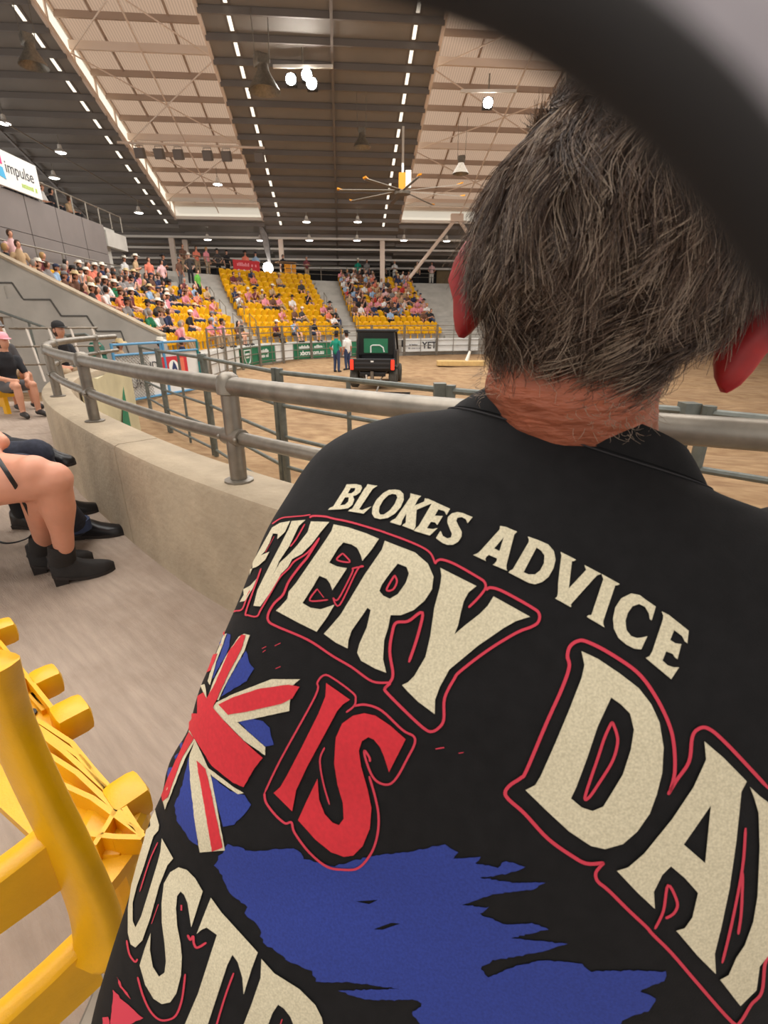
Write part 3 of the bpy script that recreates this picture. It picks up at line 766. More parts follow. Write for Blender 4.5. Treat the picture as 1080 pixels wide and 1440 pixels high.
FIX = {  # (section, row, seat): pose, shirt, trousers, head, colour  -- spectators one can pick out
 ('A', 1, 3): ('sit0', 'green', 'black', 'hair', 'grey'), ('A', 1, 4): ('sit2', 'white', 'black', 'hair', 'black'), ('A', 0, 4): ('sit1', 'pink', 'tan', 'hair', 'grey'), ('A', 0, 5): ('sit0', 'pale pink', 'tan', 'hair', 'blonde'),
 ('A', 2, 6): ('sit1', 'grey', 'black', 'cowboy', 'black'), ('A', 2, 8): ('sit1', 'charcoal', 'black', 'cowboy', 'white'), ('A', 2, 9): ('sit3', 'brown', 'tan', 'cowboy', 'black'),
 ('A', 4, 8): ('sit0', 'green', 'black', 'cowboy', 'white'), ('A', 4, 6): ('sit1', 'grey', 'black', 'cowboy', 'white'), ('A', 4, 7): ('sit0', 'white', 'blue', 'hair', 'black'), ('A', 4, 5): ('sit1', 'grey', 'black', 'hair', 'brown'),
 ('A', 3, 2): ('sit0', 'salmon', 'blue', 'long_hair', 'brown'), ('A', 3, 3): ('sit3', 'white', 'blue', 'hair', 'black'), ('A', 5, 3): ('sit0', 'light blue', 'blue', 'cap', 'navy'),
 ('A', 0, 14): ('sit1', 'pink', 'tan', 'cowboy', 'black'), ('A', 0, 15): ('sit0', 'pale pink', 'tan', 'hair', 'grey'), ('A', 0, 12): ('sit0', 'pink', 'tan', 'cap', 'grey'),
 ('B', 1, 12): ('sit2', 'white', 'black', 'hair', 'black'), ('B', 1, 16): ('sit0', 'white', 'black', 'hair', 'black')}
def prob(sec, k, i, n):
    f = i / max(1, n)
    if sec == 'A':
        if k >= 5: return .75 if f < .75 else .55
        if k == 4: return .55 if f < .2 else (.6 if f > .4 else .2)
        if k == 3: return .6 if f < .22 else .08
        return .08
    if sec == 'B':
        if k == 0: return .35
        if k in (4, 5) and f < .4: return .55
        if k in (8, 9) and f < .35: return .4
        if k in (2, 3) and f > .85: return .8
        if k == 2 and .3 < f < .6: return .6
        return .06
    if k <= 1: return .06
    if k == 2: return .12 if f < .8 else .8
    return .82 if k < 10 else .6
SEATS = []; nseat = 0
for sec, (a0, b0, rows, ska, skb) in SECT.items():
    for k in range(rows):
        o = k * TREAD + .40; a, b = a0 + ska * k, b0 + skb * k
        s = a; i = 0
        fac = lambda s: max(.5, (path(s + .1, o)[0] - path(s - .1, o)[0]).length / .2)
        pts = []
        while s < b - .2:
            pts.append(s + .26 / fac(s)); s += .52 / fac(s)
        for i, s in enumerate(pts):
            p, h, nn = path(s, o); rz = math.atan2(-nn.y, -nn.x) + math.pi / 2
            if any((T(cx, cy).xy - p - nn * d_).length < .62 for cx, cy in zip(COLX, COLY) for d_ in (0, -.3)): continue     # a column stands here
            fx = FIX.get((sec, k, i))
            occ = fx is not None or rnd.random() < prob(sec, k, i, len(pts))
            z = zrow(k)
            SEATS.append((sec, k, i, p.x, p.y, z, rz, occ))
            if occ:
                if fx: ps, shn, trn, hd, hcq = fx
                else:
                    ps = rnd.choice(['sit0', 'sit1', 'sit2', 'sit3', 'sit4'])
                    pool = ['white', 'pink', 'pale pink', 'black', 'navy', 'grey', 'light blue', 'brown', 'tan', 'red', 'charcoal', 'salmon', 'white', 'pale pink', 'pink'] if sec == 'C' else ['white', 'pink', 'black', 'grey', 'light blue', 'brown', 'tan', 'charcoal', 'maroon', 'salmon', 'navy']
                    shn = rnd.choice(pool); trn = rnd.choice(['blue', 'black', 'tan', 'grey', 'blue'])
                    hd = rnd.choice(['cowboy', 'cap', 'hair', 'hair', 'long_hair', 'cowboy']); hcq = rnd.choice(['white', 'black', 'tan', 'brown']) if hd == 'cowboy' else (rnd.choice(['navy', 'grey', 'black', 'white']) if hd == 'cap' else rnd.choice(['brown', 'black', 'blonde', 'brown', 'grey']))
                hw = {'cowboy': hcq + ' cowboy hat', 'cap': hcq + ' cap', 'hair': 'short ' + hcq + ' hair', 'long_hair': 'long ' + hcq + ' hair'}[hd]
                q = Vector((p.x, p.y, 0)) - Vector((nn.x, nn.y, 0)) * .02
                person(ps, (q.x, q.y, z - .03), rz + rnd.uniform(-.25, .25), shn, trn, hd, hcq, rnd.choice(['skin_a', 'skin_b', 'skin_c']), rnd.uniform(.94, 1.03),
                       '%s-shirted spectator, %s, %s row, %s from left, %s' % (shn.replace(' ', '-'), hw, ORD[k], 'first' if i == 0 else ORD[i], SECN[sec]), 'seated spectators in the ' + SECN[sec])
# seats largest in the photo become things of their own; the remaining ones are one object
vis = [t for t in SEATS if not t[7]]; occd = [t for t in SEATS if t[7]]
order = sorted(vis, key=lambda t: math.hypot(t[3], t[4])) + sorted(occd, key=lambda t: math.hypot(t[3], t[4]))
rest = MB(); bv = [tuple(v.co) for v in SEAT.vertices]; bf = [tuple(p.vertices) for p in SEAT.polygons]
for n_, (sec, k, i, x, y, z, rz, occ) in enumerate(order):
    if n_ < 300:
        o = link('stadium_chair', SEAT, None, (x, y, z)); o.rotation_euler = (0, 0, rz)
        tag(o, 'yellow tip-up stadium seat, %s row, %s seat from left, %s' % (ORD[k], 'first' if i == 0 else ORD[i], SECN[sec]), 'seat', 'yellow seats of the ' + SECN[sec])
    else:
        c, s_ = math.cos(rz), math.sin(rz)
        rest.add([(x + a * c - b * s_, y + a * s_ + b * c, z + d) for a, b, d in bv], bf)
if rest.v:
    o = rest.build('stadium_chairs', 'yellow_far', smooth=True); tag(o, 'remaining yellow stadium seats farther back among the spectators', 'seats', kind='stuff')
# standing spectators on the concourse
STAND = [ # s, offset, pose, shirt, trousers, head, colour, words
 (SA - 1.6, 5.6, 'std1', 'tan', 'black', 'cowboy', 'white', 'at the top left of the first aisle'), (SA - 1.0, 5.5, 'std0', 'salmon', 'black', 'hair', 'brown', 'at the top of the first aisle'),
 (SA - .3, 5.7, 'std2', 'pale pink', 'black', 'hair', 'black', 'beside the first aisle'), (SA + .7, 4.7, 'std0', 'bright green', 'black', 'hair', 'brown', 'on the first aisle stair'),
 (SA + .2, 6.4, 'std1', 'black', 'black', 'cowboy', 'black', 'behind the first aisle group'), (SA + 1.0, 6.6, 'std0', 'brown', 'grey', 'cap', 'grey', 'leaning on the rail beyond the first aisle'),
 (SA - 1.3, 6.6, 'std0', 'white', 'blue', 'cowboy', 'white', 'at the back of the first aisle'), (SA + 1.9, 7.4, 'std2', 'charcoal', 'black', 'cowboy', 'white', 'behind the left end of the corner stand'),
 (SA + 2.4, 9.0, 'std0', 'brown', 'tan', 'hair', 'brown', 'behind the corner stand left of the salmon-topped one'), (SA + 3.1, 9.2, 'std1', 'salmon', 'tan', 'hair', 'brown', 'left of the red banner'),
 (SA + 3.5, 9.0, 'std0', 'pink', 'tan', 'hair', 'blonde', 'left of the red banner, nearer it'), (SA + 4.2, 9.6, 'std2', 'charcoal', 'black', 'cowboy', 'black', 'behind the red banner'),
 (SA + 4.6, 9.6, 'std0', 'black', 'black', 'cap', 'black', 'behind the right half of the red banner'), (SA + 5.3, 9.1, 'std0', 'salmon', 'black', 'cowboy', 'black', 'right of the red banner'),
 (SA + 5.8, 9.1, 'std1', 'light blue', 'blue', 'cap', 'navy', 'beside the bright floodlight'), (SB - .6, 9.0, 'std0', 'black', 'black', 'hair', 'black', 'right of the orange bin'),
 (SB + .5, 8.9, 'std1', 'maroon', 'tan', 'cap', 'grey', 'at the top of the second aisle'), (SB + 3.4, 9.0, 'std2', 'teal', 'grey', 'cowboy', 'white', 'above the far end stand'),
 (SB + 4.0, 9.1, 'std0', 'grey', 'blue', 'hair', 'brown', 'above the far end stand'), (SB + 5.0, 9.0, 'std0', 'black', 'black', 'cap', 'black', 'beside the column above the far end stand'),
 (SB + 5.7, 9.0, 'std1', 'white', 'white', 'cap', 'white', 'at the foot of the raking prop'), (SC_ + .4, 9.2, 'std0', 'tan', 'black', 'hair', 'grey', 'in front of the brown timber panel'),
 (SC_ + 1.5, 9.3, 'std2', 'pale pink', 'white', 'hair', 'black', 'in front of the brown timber panel')]
for s, o, ps, shn, trn, hd, hcq, words in STAND:
    p, h, nn = path(s, o); k = min(int(o / TREAD), 11 if s >= SA else 7)
    z = zrow(k)
    person(ps, (p.x, p.y, z), math.atan2(-nn.y, -nn.x) + math.pi / 2 + rnd.uniform(-.4, .4), shn, trn, hd, hcq, rnd.choice(['skin_a', 'skin_b', 'skin_c']), 1.0,
           'standing person in %s top, %s' % (shn, words), 'standing spectators')
# two people standing at the near end of the left stand, upper deck onlookers
for nm, s, o, ps, shn, trn, hd, hcq, lb in (('', .75, 4.2, 'std2', 'tan', 'white', 'hair', 'brown', 'person in tan top and white trousers standing above the raked end wall'),
                                            ('', 1.35, 4.7, 'std0', 'pale pink', 'blue', 'hair', 'brown', 'person in pale pink top standing beside the one in white trousers')):
    p, h, nn = path(s, o); person(ps, (p.x, p.y, zrow(int(o / TREAD))), math.pi * .3, shn, trn, hd, hcq, 'skin_a', 1.0, lb, 'standing spectators')
for k, (s, shn, hd, hcq) in enumerate(((5.7, 'white', 'cowboy', 'white'), (6.4, 'light blue', 'cap', 'white'), (7.0, 'grey', 'cowboy', 'tan'), (8.4, 'white', 'cowboy', 'white'), (9.1, 'black', 'hair', 'black'), (10.6, 'tan', 'hair', 'brown'))):
    q = D(s, off_p + 1.7, 5.43)
    person('sit0', (q.x, q.y, q.z), math.pi / 2, shn, 'black', hd, hcq, 'skin_a', 1.0, '%s onlooker from the left in %s, seated on the upper deck' % (ORD[k] if k else 'first', shn), 'upper deck onlookers')
# ------------------------------------------------------------------ helpers to place things that were measured in the photograph
CAMP = Vector((0, 0, CAM_H))
def at(u, v, Y):
    d = ray_dir(u, v); return CAMP + d * (Y / d.y)
def atz(u, v, z):
    d = ray_dir(u, v); return CAMP + d * ((z - CAM_H) / d.z)
def at_roof(u, v, drop=.5):
    d = ray_dir(u, v); lo, hi = 5.0, 80.0
    for _ in range(50):
        m = (lo + hi) / 2; p = CAMP + d * m
        y = -p.x * math.sin(-YAW) * -1 if False else (-p.x * math.sin(YAW) + p.y * math.cos(YAW))
        if p.z < roof_z(y) - drop: lo = m
        else: hi = m
    return CAMP + d * lo
def px(p):
    q = Vector(p) - CAMP; c, s = math.cos(PITCH), math.sin(PITCH)
    zf = q.y * c - q.z * s; return 540 + q.x / zf * CAM_F, 720 - (q.y * s + q.z * c) / zf * CAM_F
def s_for(u, o, z):
    best = None
    for i in range(0, 600):
        s = _S[-1] * i / 600; p, h, n = path(s, o)
        e = abs(px((p.x, p.y, z))[0] - u)
        if best is None or e < best[0]: best = (e, s)
    return best[1]

# ------------------------------------------------------------------ near panel fence of dark pipe inside the arena
FP = [(-5.84, 12.23), (-4.75, 10.7), (-3.10, 8.70), (-1.33, 6.22), (0.56, 4.56), (2.20, 3.42), (3.6, 2.2)]
def pipe_panel(name, a, b, zs, r, matname, label, group, verts=0, cat='fence panel', posts=(1, 1), z0=-1.12, rp=None):
    a = Vector((a[0], a[1], 0)); b = Vector((b[0], b[1], 0)); c = (a + b) / 2; e = empty(name, (c.x, c.y, z0)); o = Vector((c.x, c.y, z0))
    tag(e, label, cat, group)
    for k, z in enumerate(zs):
        A, B = Vector((a.x, a.y, z)) - o, Vector((b.x, b.y, z)) - o
        MB().bar(A, B, r * (1.15 if k == 0 else 1), 8).build('rail', matname, e, smooth=True)
    L = [t for t, f in ((0.0, posts[0]), (1.0, posts[1])) if f] + [(k + 1) / (verts + 1) for k in range(verts)]
    for t in L:
        p = a.lerp(b, t) - Vector((o.x, o.y, 0)); rr = (rp or r * 1.25) if t in (0.0, 1.0) else r
        MB().bar((p.x, p.y, 0), (p.x, p.y, zs[0] - z0 + (.05 if t in (0.0, 1.0) else 0)), rr, 8).build('upright', matname, e, smooth=True)
    return e
NEARL = ['farthest dark pipe fence panel beside the blue gate', 'dark pipe fence panel left of the thick railing post', 'dark pipe fence panel behind the thick railing post', 'dark pipe fence panel running behind the seated man\'s left shoulder',
         'dark pipe fence panel behind the seated man\'s neck', 'dark pipe fence panel at the right edge of the picture']
for k in range(len(FP) - 1):
    a, b = Vector(FP[k]), Vector(FP[k + 1]); t = (b - a).normalized() * .06
    e = pipe_panel('fence_panel', a + t, b - t, [.6, .2, -.2, -.6, -1.0], .026, 'galv_dark', NEARL[k], 'dark pipe fence panels beside the parapet', verts=0 if k < 1 else (1 if k < 4 else 0), rp=.045)
    if k in (1, 3, 4):
        q = b - t - Vector((e.location.x, e.location.y)); MB().box((q.x, q.y, 1.72), (.11, .11, .12)).build('hinge_block', 'galv_dark', e)
a_ = atz(350, 672, -.35); b_ = atz(440, 655, -.35)
MB().beam((a_.x, a_.y, -.35), (b_.x + .4, b_.y + .1, -.35), .08, .1)
# ------------------------------------------------------------------ blue gate with mesh and banner, padded post
gl, gr = atz(172, 566, -1.0), atz(285, 546, -1.0)
gt = empty('arena_gate', (gl.x, gl.y, -1.1)); tag(gt, 'blue framed arena gate hung with a white sponsor banner', 'gate')
gd = Vector((gr.x - gl.x, gr.y - gl.y, 0)); gL = gd.length; gt.rotation_euler = (0, 0, math.atan2(gd.y, gd.x))
for z in (.12, 1.38, 1.66): MB().bar((0, 0, z), (gL, 0, z), .035, 8).build('gate_rail', 'blue_paint', gt, smooth=True)
for x in (0, gL * .55, gL): MB().bar((x, 0, .1), (x, 0, 1.7), .04, 8).build('gate_upright', 'blue_paint' if x < gL else 'teal_paint', gt, smooth=True)
MB().bar((gL * .55 - .1, 0, 1.38), (gL * .55 - .1, 0, 1.66), .03, 8).build('gate_upright', 'blue_paint', gt)
mb = MB(); n = 16
for k in range(n + 9):
    x0 = k * .1 - .9
    for sg_ in (1, -1):
        a, b = Vector((x0, -.02, .15)), Vector((x0 + 1.2, -.02, 1.35))
        if sg_ < 0: a, b = Vector((x0 + 1.2, -.02, .15)), Vector((x0, -.02, 1.35))
        def cut(p, q):
            lo, hi = 0.03, gL * .36; d = q - p; ts = sorted(((lo - p.x) / d.x, (hi - p.x) / d.x)); t0, t1 = max(0, ts[0]), min(1, ts[1])
            return (p + d * t0, p + d * t1) if t1 > t0 else None
        c = cut(a, b)
        if c: mb.bar(c[0], c[1], .008, 4)
o = mb.build('wire_mesh', 'galv', gt); o['kind'] = 'stuff'
def cloth(x0, x1, z0, z1, y, amp, n=14, m=5, seed=0):
    r = random.Random(seed); ph = r.uniform(0, 6); mb = MB(); vs = []
    for lay in (0, .01):
        for j in range(m + 1):
            for i in range(n + 1):
                u, v = i / n, j / m
                vs.append((x0 + (x1 - x0) * u, y - lay + amp * math.sin(u * 9 + ph + v * 2) * (1 - .5 * v), z0 + (z1 - z0) * v - amp * .8 * math.sin(u * 12 + ph) ** 2 * (1 if v > .9 else 0)))
    W = n + 1; T_ = W * (m + 1); fs = []
    for j in range(m):
        for i in range(n):
            a = j * W + i; fs.append((a, a + 1, a + W + 1, a + W)); fs.append((T_ + a, T_ + a + W, T_ + a + W + 1, T_ + a + 1))
    return mb.add(vs, fs)
cloth(gL * .02, gL * .995, .14, 1.36, .045, .02).build('gate_banner', 'banner_white', gt, smooth=True)
bx = gL * .66
MB().box((bx, -.0, .92), (gL * .34, .012, .62)).build('red_panel', 'banner_red', gt)
MB().lathe([(0, 0), (.2, 0), (.2, .01), (0, .01)], (bx - .05, -.02, .92), 20, axis='Y').build('badge_disc', 'text_white', gt)
MB().prism([(bx - .17, .78), (bx - .05, 1.08), (bx + .02, .98), (bx + .08, .8), (bx - .04, .86)], 'Y', -.035, -.022).build('badge_figure', 'navy_print', gt)
MB().box((bx + .32, -.012, .92), (.2, .012, .5)).build('orange_panel', 'salmon_print', gt)
text('lettering', 'HUDI', .34, 'text_dark', gt, (gL * .36, -.01, 1.0), (math.pi / 2, 0, 0)); text('lettering', 'PURE', .40, 'text_dark', gt, (gL * .2, -.01, .55), (math.pi / 2, 0, 0))
pp = empty('padded_post', (gl.x - .25, gl.y - .25, -1.1)); tag(pp, 'green padded gate post at the left end of the blue gate', 'post')
MB().tube([(0, 0, .0), (.02, 0, .6), (0, 0, 1.2), (-.04, 0, 1.62), (-.04, 0, 1.74)], [.2, .19, .2, .2, .12], 14).build('padding', 'green_pad', pp, smooth=True)
for z in (.5, 1.0, 1.45): MB().lathe([(.205, z - .02), (.215, z), (.205, z + .02)], (0, 0, 0), 14).build('strap', 'black', pp)
# helpers standing behind the gate
for k, (f, shn, hd, hcq, lb) in enumerate(((.22, 'tan', 'cowboy', 'tan', 'cowboy in tan hat behind the left part of the blue gate'), (.68, 'pale pink', 'cowboy', 'white', 'cowboy in white hat behind the right part of the blue gate'), (.97, 'navy', 'cap', 'navy', 'person in dark cap at the right end of the blue gate'))):
    p = Vector((gl.x, gl.y, 0)) + gd * f + Vector((-gd.y, gd.x, 0)).normalized() * .55
    person('std0', (p.x, p.y, -1.1), math.atan2(gd.y, gd.x) + .2 * k, shn, 'blue', hd, hcq, 'skin_b', 1.0, lb, 'gate helpers')
# pale cloth banner on the arena side of the parapet
i0 = min(range(len(RC)), key=lambda i: abs(RC[i].y - 5.6) + (0 if RC[i].x < -2 else 9)); i1 = min(range(len(RC)), key=lambda i: abs(RC[i].y - 7.8) + (0 if RC[i].x < -2 else 9))
W_ = offset2(RC, -.16 * NS); mb = MB(); rings = []
for i in range(i0, i1 + 1):
    p = W_[i]; w = .02 * math.sin(i * 1.7); n_ = nrm2(RC, i) * NS
    rings.append([(p.x - n_.x * (.012 + w * .3), p.y - n_.y * (.012 + w * .3), -.95), (p.x, p.y, -.95), (p.x, p.y, .5), (p.x - n_.x * .012, p.y - n_.y * .012, .5 + w)])
cb = mb.loft(rings).build('cloth_banner', 'pale_cloth', smooth=True); tag(cb, 'pale cream cloth banner draped on the arena side of the parapet wall', 'banner')
pm = W_[(i0 + i1) // 2]; nn_ = nrm2(RC, (i0 + i1) // 2) * NS; tt = Vector((-nn_.y, nn_.x))
mb = MB(); base = Vector((pm.x, pm.y, 0)) - Vector((nn_.x, nn_.y, 0)) * .05; tx = Vector((tt.x, tt.y, 0))
tri = [base + tx * -1.0 + Vector((0, 0, -.6)), base + tx * -.1 + Vector((0, 0, -.6)), base + tx * -.75 + Vector((0, 0, .3))]
mb.add(tri + [p - Vector((nn_.x, nn_.y, 0)) * .008 for p in tri], [(0, 1, 2), (5, 4, 3), (0, 3, 4, 1), (1, 4, 5, 2), (2, 5, 3, 0)])
o = mb.build('green_print', 'banner_green'); o.parent = cb
# ------------------------------------------------------------------ far boundary fence, panel by panel, with hung banners
FO = -.75
s = s_for(296, FO, -.5); k = 0; s_end = _S[-1] - 2
while s < s_end:
    a, b = path(s, FO)[0], path(s + 2.5, FO)[0]; t = (b - a).normalized() * .05
    pipe_panel('boundary_panel', a + t, b - t, [.85, .55, .25, -.1, -.45, -.85], .022, 'galv', '%s grey pipe boundary panel right of the blue gate' % ('first' if k == 0 else ORD[k]), 'far boundary fence panels', verts=1, rp=.04)
    s += 2.5; k += 1
def banner_strip(name, s0, s1, o, z0, z1, matname, parent=None):
    rings = []
    n = max(3, int((s1 - s0) / .6))
    for i in range(n + 1):
        ss = s0 + (s1 - s0) * i / n; p, h, nn = path(ss, o); q = path(ss, o + .012)[0]
        rings.append([(p.x, p.y, z0), (q.x, q.y, z0), (q.x, q.y, z1), (p.x, p.y, z1)])
    ob = MB().loft(rings).build(name, matname)
    if parent: ob.parent = parent
    return ob
def on_strip(ss, o, z):
    p, h, nn = path(ss, o); return (p.x, p.y, z), (math.pi / 2, 0, h)
BO = -.66; ZB0, ZB1 = -.98, -.08
su = lambda u: s_for(u, BO, -.5)
b1 = banner_strip('sponsor_banner', su(297), su(330), BO, ZB0 + .05, ZB1 + .1, 'banner_white'); tag(b1, 'plain white cloth banner on the boundary fence just right of the blue gate', 'banner')
b2 = banner_strip('sponsor_banner', su(331), su(364), BO, ZB0, ZB1, 'banner_green'); tag(b2, 'green banner with a white shield outline on the boundary fence', 'banner')
sc_ = su(347); p, r = on_strip(sc_, BO - .03, -.52)
c_ = math.cos(r[2]); s_ = math.sin(r[2])
sh = [(-.42, .3), (.42, .3), (.42, .0), (.3, -.25), (0, -.42), (-.3, -.25), (-.42, 0)]
mb = MB()
pts = [(p[0] + x * c_, p[1] + x * s_, p[2] + z) for x, z in sh]; mb.tube(pts, .03, 5, closed=True)
mb.beam((p[0] - .28 * c_, p[1] - .28 * s_, p[2] + .12), (p[0] + .28 * c_, p[1] + .28 * s_, p[2] + .12), .02, .08); mb.beam((p[0] - .2 * c_, p[1] - .2 * s_, p[2] - .04), (p[0] + .2 * c_, p[1] + .2 * s_, p[2] - .04), .02, .08)
mb.build('shield_logo', 'text_white').parent = b2
banner_strip('white_fade', su(331), su(336), BO - .02, ZB0, ZB1, 'banner_white', b2)
b3 = banner_strip('sponsor_banner', su(366), su(387), BO, ZB0, ZB1, 'banner_green'); tag(b3, 'narrow green banner with white block lettering beside the shield banner', 'banner')
for z in (-.38, -.62):
    p, r = on_strip(su(372), BO - .03, z); blurred_word('lettering', .7, .26, 'text_white', None, p, r, int(z * 100)).parent = b3
b4 = banner_strip('sponsor_banner', su(388), su(412), BO, ZB0, ZB1, 'banner_white'); tag(b4, 'white slanted banner section left of the web address banner', 'banner')
b5 = banner_strip('sponsor_banner', su(413), su(464), BO, ZB0, ZB1, 'banner_green'); tag(b5, 'green banner with white web address left of the two standing cowboys', 'banner')
p, r = on_strip(su(438), BO - .04, -.33); blurred_word('lettering', 2.1, .24, 'text_white', None, p, r, 8).parent = b5
p, r = on_strip(su(438), BO - .04, -.66); text('lettering', 'xbcra.com.au', .36, 'text_white', None, p, r, bold=.012).parent = b5
b6 = banner_strip('sponsor_banner', su(466), su(494), BO, ZB0, ZB1, 'banner_white'); tag(b6, 'white banner behind the two standing cowboys', 'banner')
b6 = banner_strip('sponsor_banner', su(495), su(548), BO, ZB0, ZB1, 'banner_green'); tag(b6, 'green banner mostly hidden behind the black utility vehicle', 'banner')
b7 = banner_strip('sponsor_banner', su(565), su(672), BO, ZB0 + .1, ZB1 + .1, 'banner_white'); tag(b7, 'long white banner reading YETI right of the utility vehicle', 'banner')
p, r = on_strip(su(605), BO - .04, -.45); text('lettering', 'YETI', .62, 'text_dark', None, p, r, bold=.01).parent = b7
p, r = on_strip(su(581), BO - .04, -.40); blurred_word('small_lettering', .6, .14, 'text_dark', None, p, r, 3).parent = b7
p, r = on_strip(su(582), BO - .04, -.62); blurred_word('small_lettering', .9, .12, 'grey_print', None, p, r, 5).parent = b7
b8 = banner_strip('sponsor_banner', su(690), su(1085), BO, ZB0, ZB1, 'panel_grey'); tag(b8, 'grey banner run along the right part of the far boundary fence', 'banner')
# white portrait sign at the far right
q = at(1061, 475, 34.0); sg = empty('portrait_sign', (q.x, q.y, -1.1), .35); tag(sg, 'white portrait sign board with small logos at the right edge', 'sign')
MB().box((0, 0, 1.15), (1.25, .06, 1.9)).build('sign_board', 'banner_white', sg)
text('lettering', 'YETI', .38, 'text_dark', sg, (0, -.04, 1.25), (math.pi / 2, 0, 0)); blurred_word('small_lettering', .8, .17, 'grey_print', sg, (0, -.04, .85), (math.pi / 2, 0, 0), 2); blurred_word('small_lettering', .85, .15, 'text_dark', sg, (0, -.04, .5), (math.pi / 2, 0, 0), 6)
MB().prism([(-.22, 1.85), (-.1, 1.75), (0, 1.66), (.24, 1.87), (0, 1.76)], 'Y', -.045, -.033).build('blue_logo', 'sky_blue', sg)
for x in (-.45, .45): MB().bar((x, .05, 0), (x, .05, 1.2), .03, 6).build('sign_leg', 'galv', sg)

# ------------------------------------------------------------------ utility vehicle seen from behind
q = atz(524, 547, -1.1); ut = empty('utility_vehicle', (q.x, q.y, -1.1), math.radians(-6)); tag(ut, 'black side-by-side utility vehicle seen from behind on the arena dirt', 'vehicle')
ut.scale = (1.03, 1.0, 1.0)
def P_(mb, n, m, par=ut, sm=False): return mb.build(n, m, par, smooth=sm)
P_(MB().rbox((0, .55, .78), (1.42, 1.1, .34), .05), 'cargo_bed', 'black')
tg = P_(MB().rbox((0, -.02, .86), (1.34, .08, .36), .03), 'tailgate', 'black')
P_(MB().rbox((0, -.07, .88), (1.2, .03, .07), .01), 'tailgate_rib', 'dark_trim', tg); P_(MB().rbox((0, -.07, .73), (1.2, .03, .05), .01), 'tailgate_rib', 'dark_trim', tg)
P_(MB().box((0, -.08, .95), (.1, .01, .05)), 'badge', 'text_white', tg)
for sx in (-1, 1):
    P_(MB().rbox((sx * .70, -.02, .84), (.15, .12, .40), .03), 'light_housing', 'black')
    P_(MB().rbox((sx * .70, -.09, .84), (.11, .04, .34), .02), 'tail_light', 'red_light')
P_(MB().rbox((0, 1.8, .62), (1.3, 2.5, .3), .05), 'chassis', 'black'); P_(MB().rbox((0, 2.75, .95), (1.36, .7, .5), .1), 'bonnet', 'black', sm=True)
P_(MB().rbox((0, 1.7, 1.93), (1.42, 1.35, .1), .04), 'roof', 'black', sm=True)
for sx in (-1, 1):
    P_(MB().tube([(sx * .66, 1.12, .75), (sx * .66, 1.1, 1.3), (sx * .62, 1.12, 1.92)], .05, 8), 'rear_pillar', 'black', sm=True)
    P_(MB().tube([(sx * .66, 2.75, 1.1), (sx * .62, 2.3, 1.92)], .045, 8), 'front_pillar', 'black', sm=True)
    P_(MB().rbox((sx * .72, 1.75, .95), (.05, 1.2, .6), .03), 'door', 'black'); P_(MB().rbox((sx * .86, 2.35, 1.45), (.06, .14, .26), .02), 'mirror', 'black')
gl_ = P_(MB().box((0, 1.08, 1.5), (1.22, .02, .78)), 'rear_window', 'dark_glass')
P_(MB().box((0, 1.04, 1.42), (.86, .02, .5)), 'window_banner', 'banner_green')
mb = MB().tube([(-.18, 1.02, 1.18), (-.18, 1.02, 1.4), (-.12, 1.02, 1.44), (.14, 1.02, 1.44), (.26, 1.02, 1.36), (.3, 1.02, 1.2)], .025, 6); P_(mb, 'banner_logo', 'text_white')
for sx in (-.38, 0, .38): P_(MB().rbox((sx, 1.5, 1.45), (.28, .1, .26), .05), 'headrest', 'black', sm=True)
P_(MB().rbox((0, 1.45, 1.1), (1.2, .16, .5), .05), 'bench_seat', 'dark_trim')
for sx in (-1, 1):
    for y in (.45, 2.55):
        w = P_(MB().lathe([(.14, -.13), (.30, -.14), (.345, -.10), (.35, 0), (.345, .10), (.30, .14), (.14, .13)], (sx * .68, y, .35), 22, axis='X'), 'tyre', 'rubber', sm=True)
        P_(MB().lathe([(0, -.08), (.16, -.1), (.18, 0), (.16, .1), (0, .08)], (sx * .68, y, .35), 14, axis='X'), 'rim', 'black', w)
    P_(MB().rbox((sx * .68, .45, .76), (.3, .8, .06), .02), 'mudguard', 'black')
P_(MB().rbox((0, .05, .5), (.9, .1, .14), .02), 'bumper', 'black')
h_ = P_(MB().box((0, -.05, .38), (.08, .3, .08)), 'tow_bar', 'galv'); P_(MB().tube([(0, -.15, .3), (0, -.15, .62)], .06, 8), 'tow_jack', 'galv', h_); P_(MB().bar((-.2, -.1, .2), (-.2, -.1, .5), .03, 6), 'chain_link', 'white_steel', h_)
for sx in (-1, 1): P_(MB().bar((sx * .25, .1, .3), (sx * .5, .2, .62), .025, 6), 'shock_absorber', 'galv')
q2 = atz(528, 556, -1.05); dg = empty('arena_drag', (q2.x, q2.y, -1.1), -.1); tag(dg, 'low harrow drag with a yellow bar towed behind the utility vehicle', 'harrow')
for y in (-.3, 0, .3): MB().beam((-1.1, y, .1), (1.1, y, .1), .06, .05).build('drag_bar', 'black', dg)
MB().beam((.1, -.45, .14), (.95, -.45, .14), .06, .06).build('yellow_bar', 'orange', dg); MB().bar((0, .3, .12), (0, 1.5, .32), .03, 6).build('tow_link', 'galv', dg)
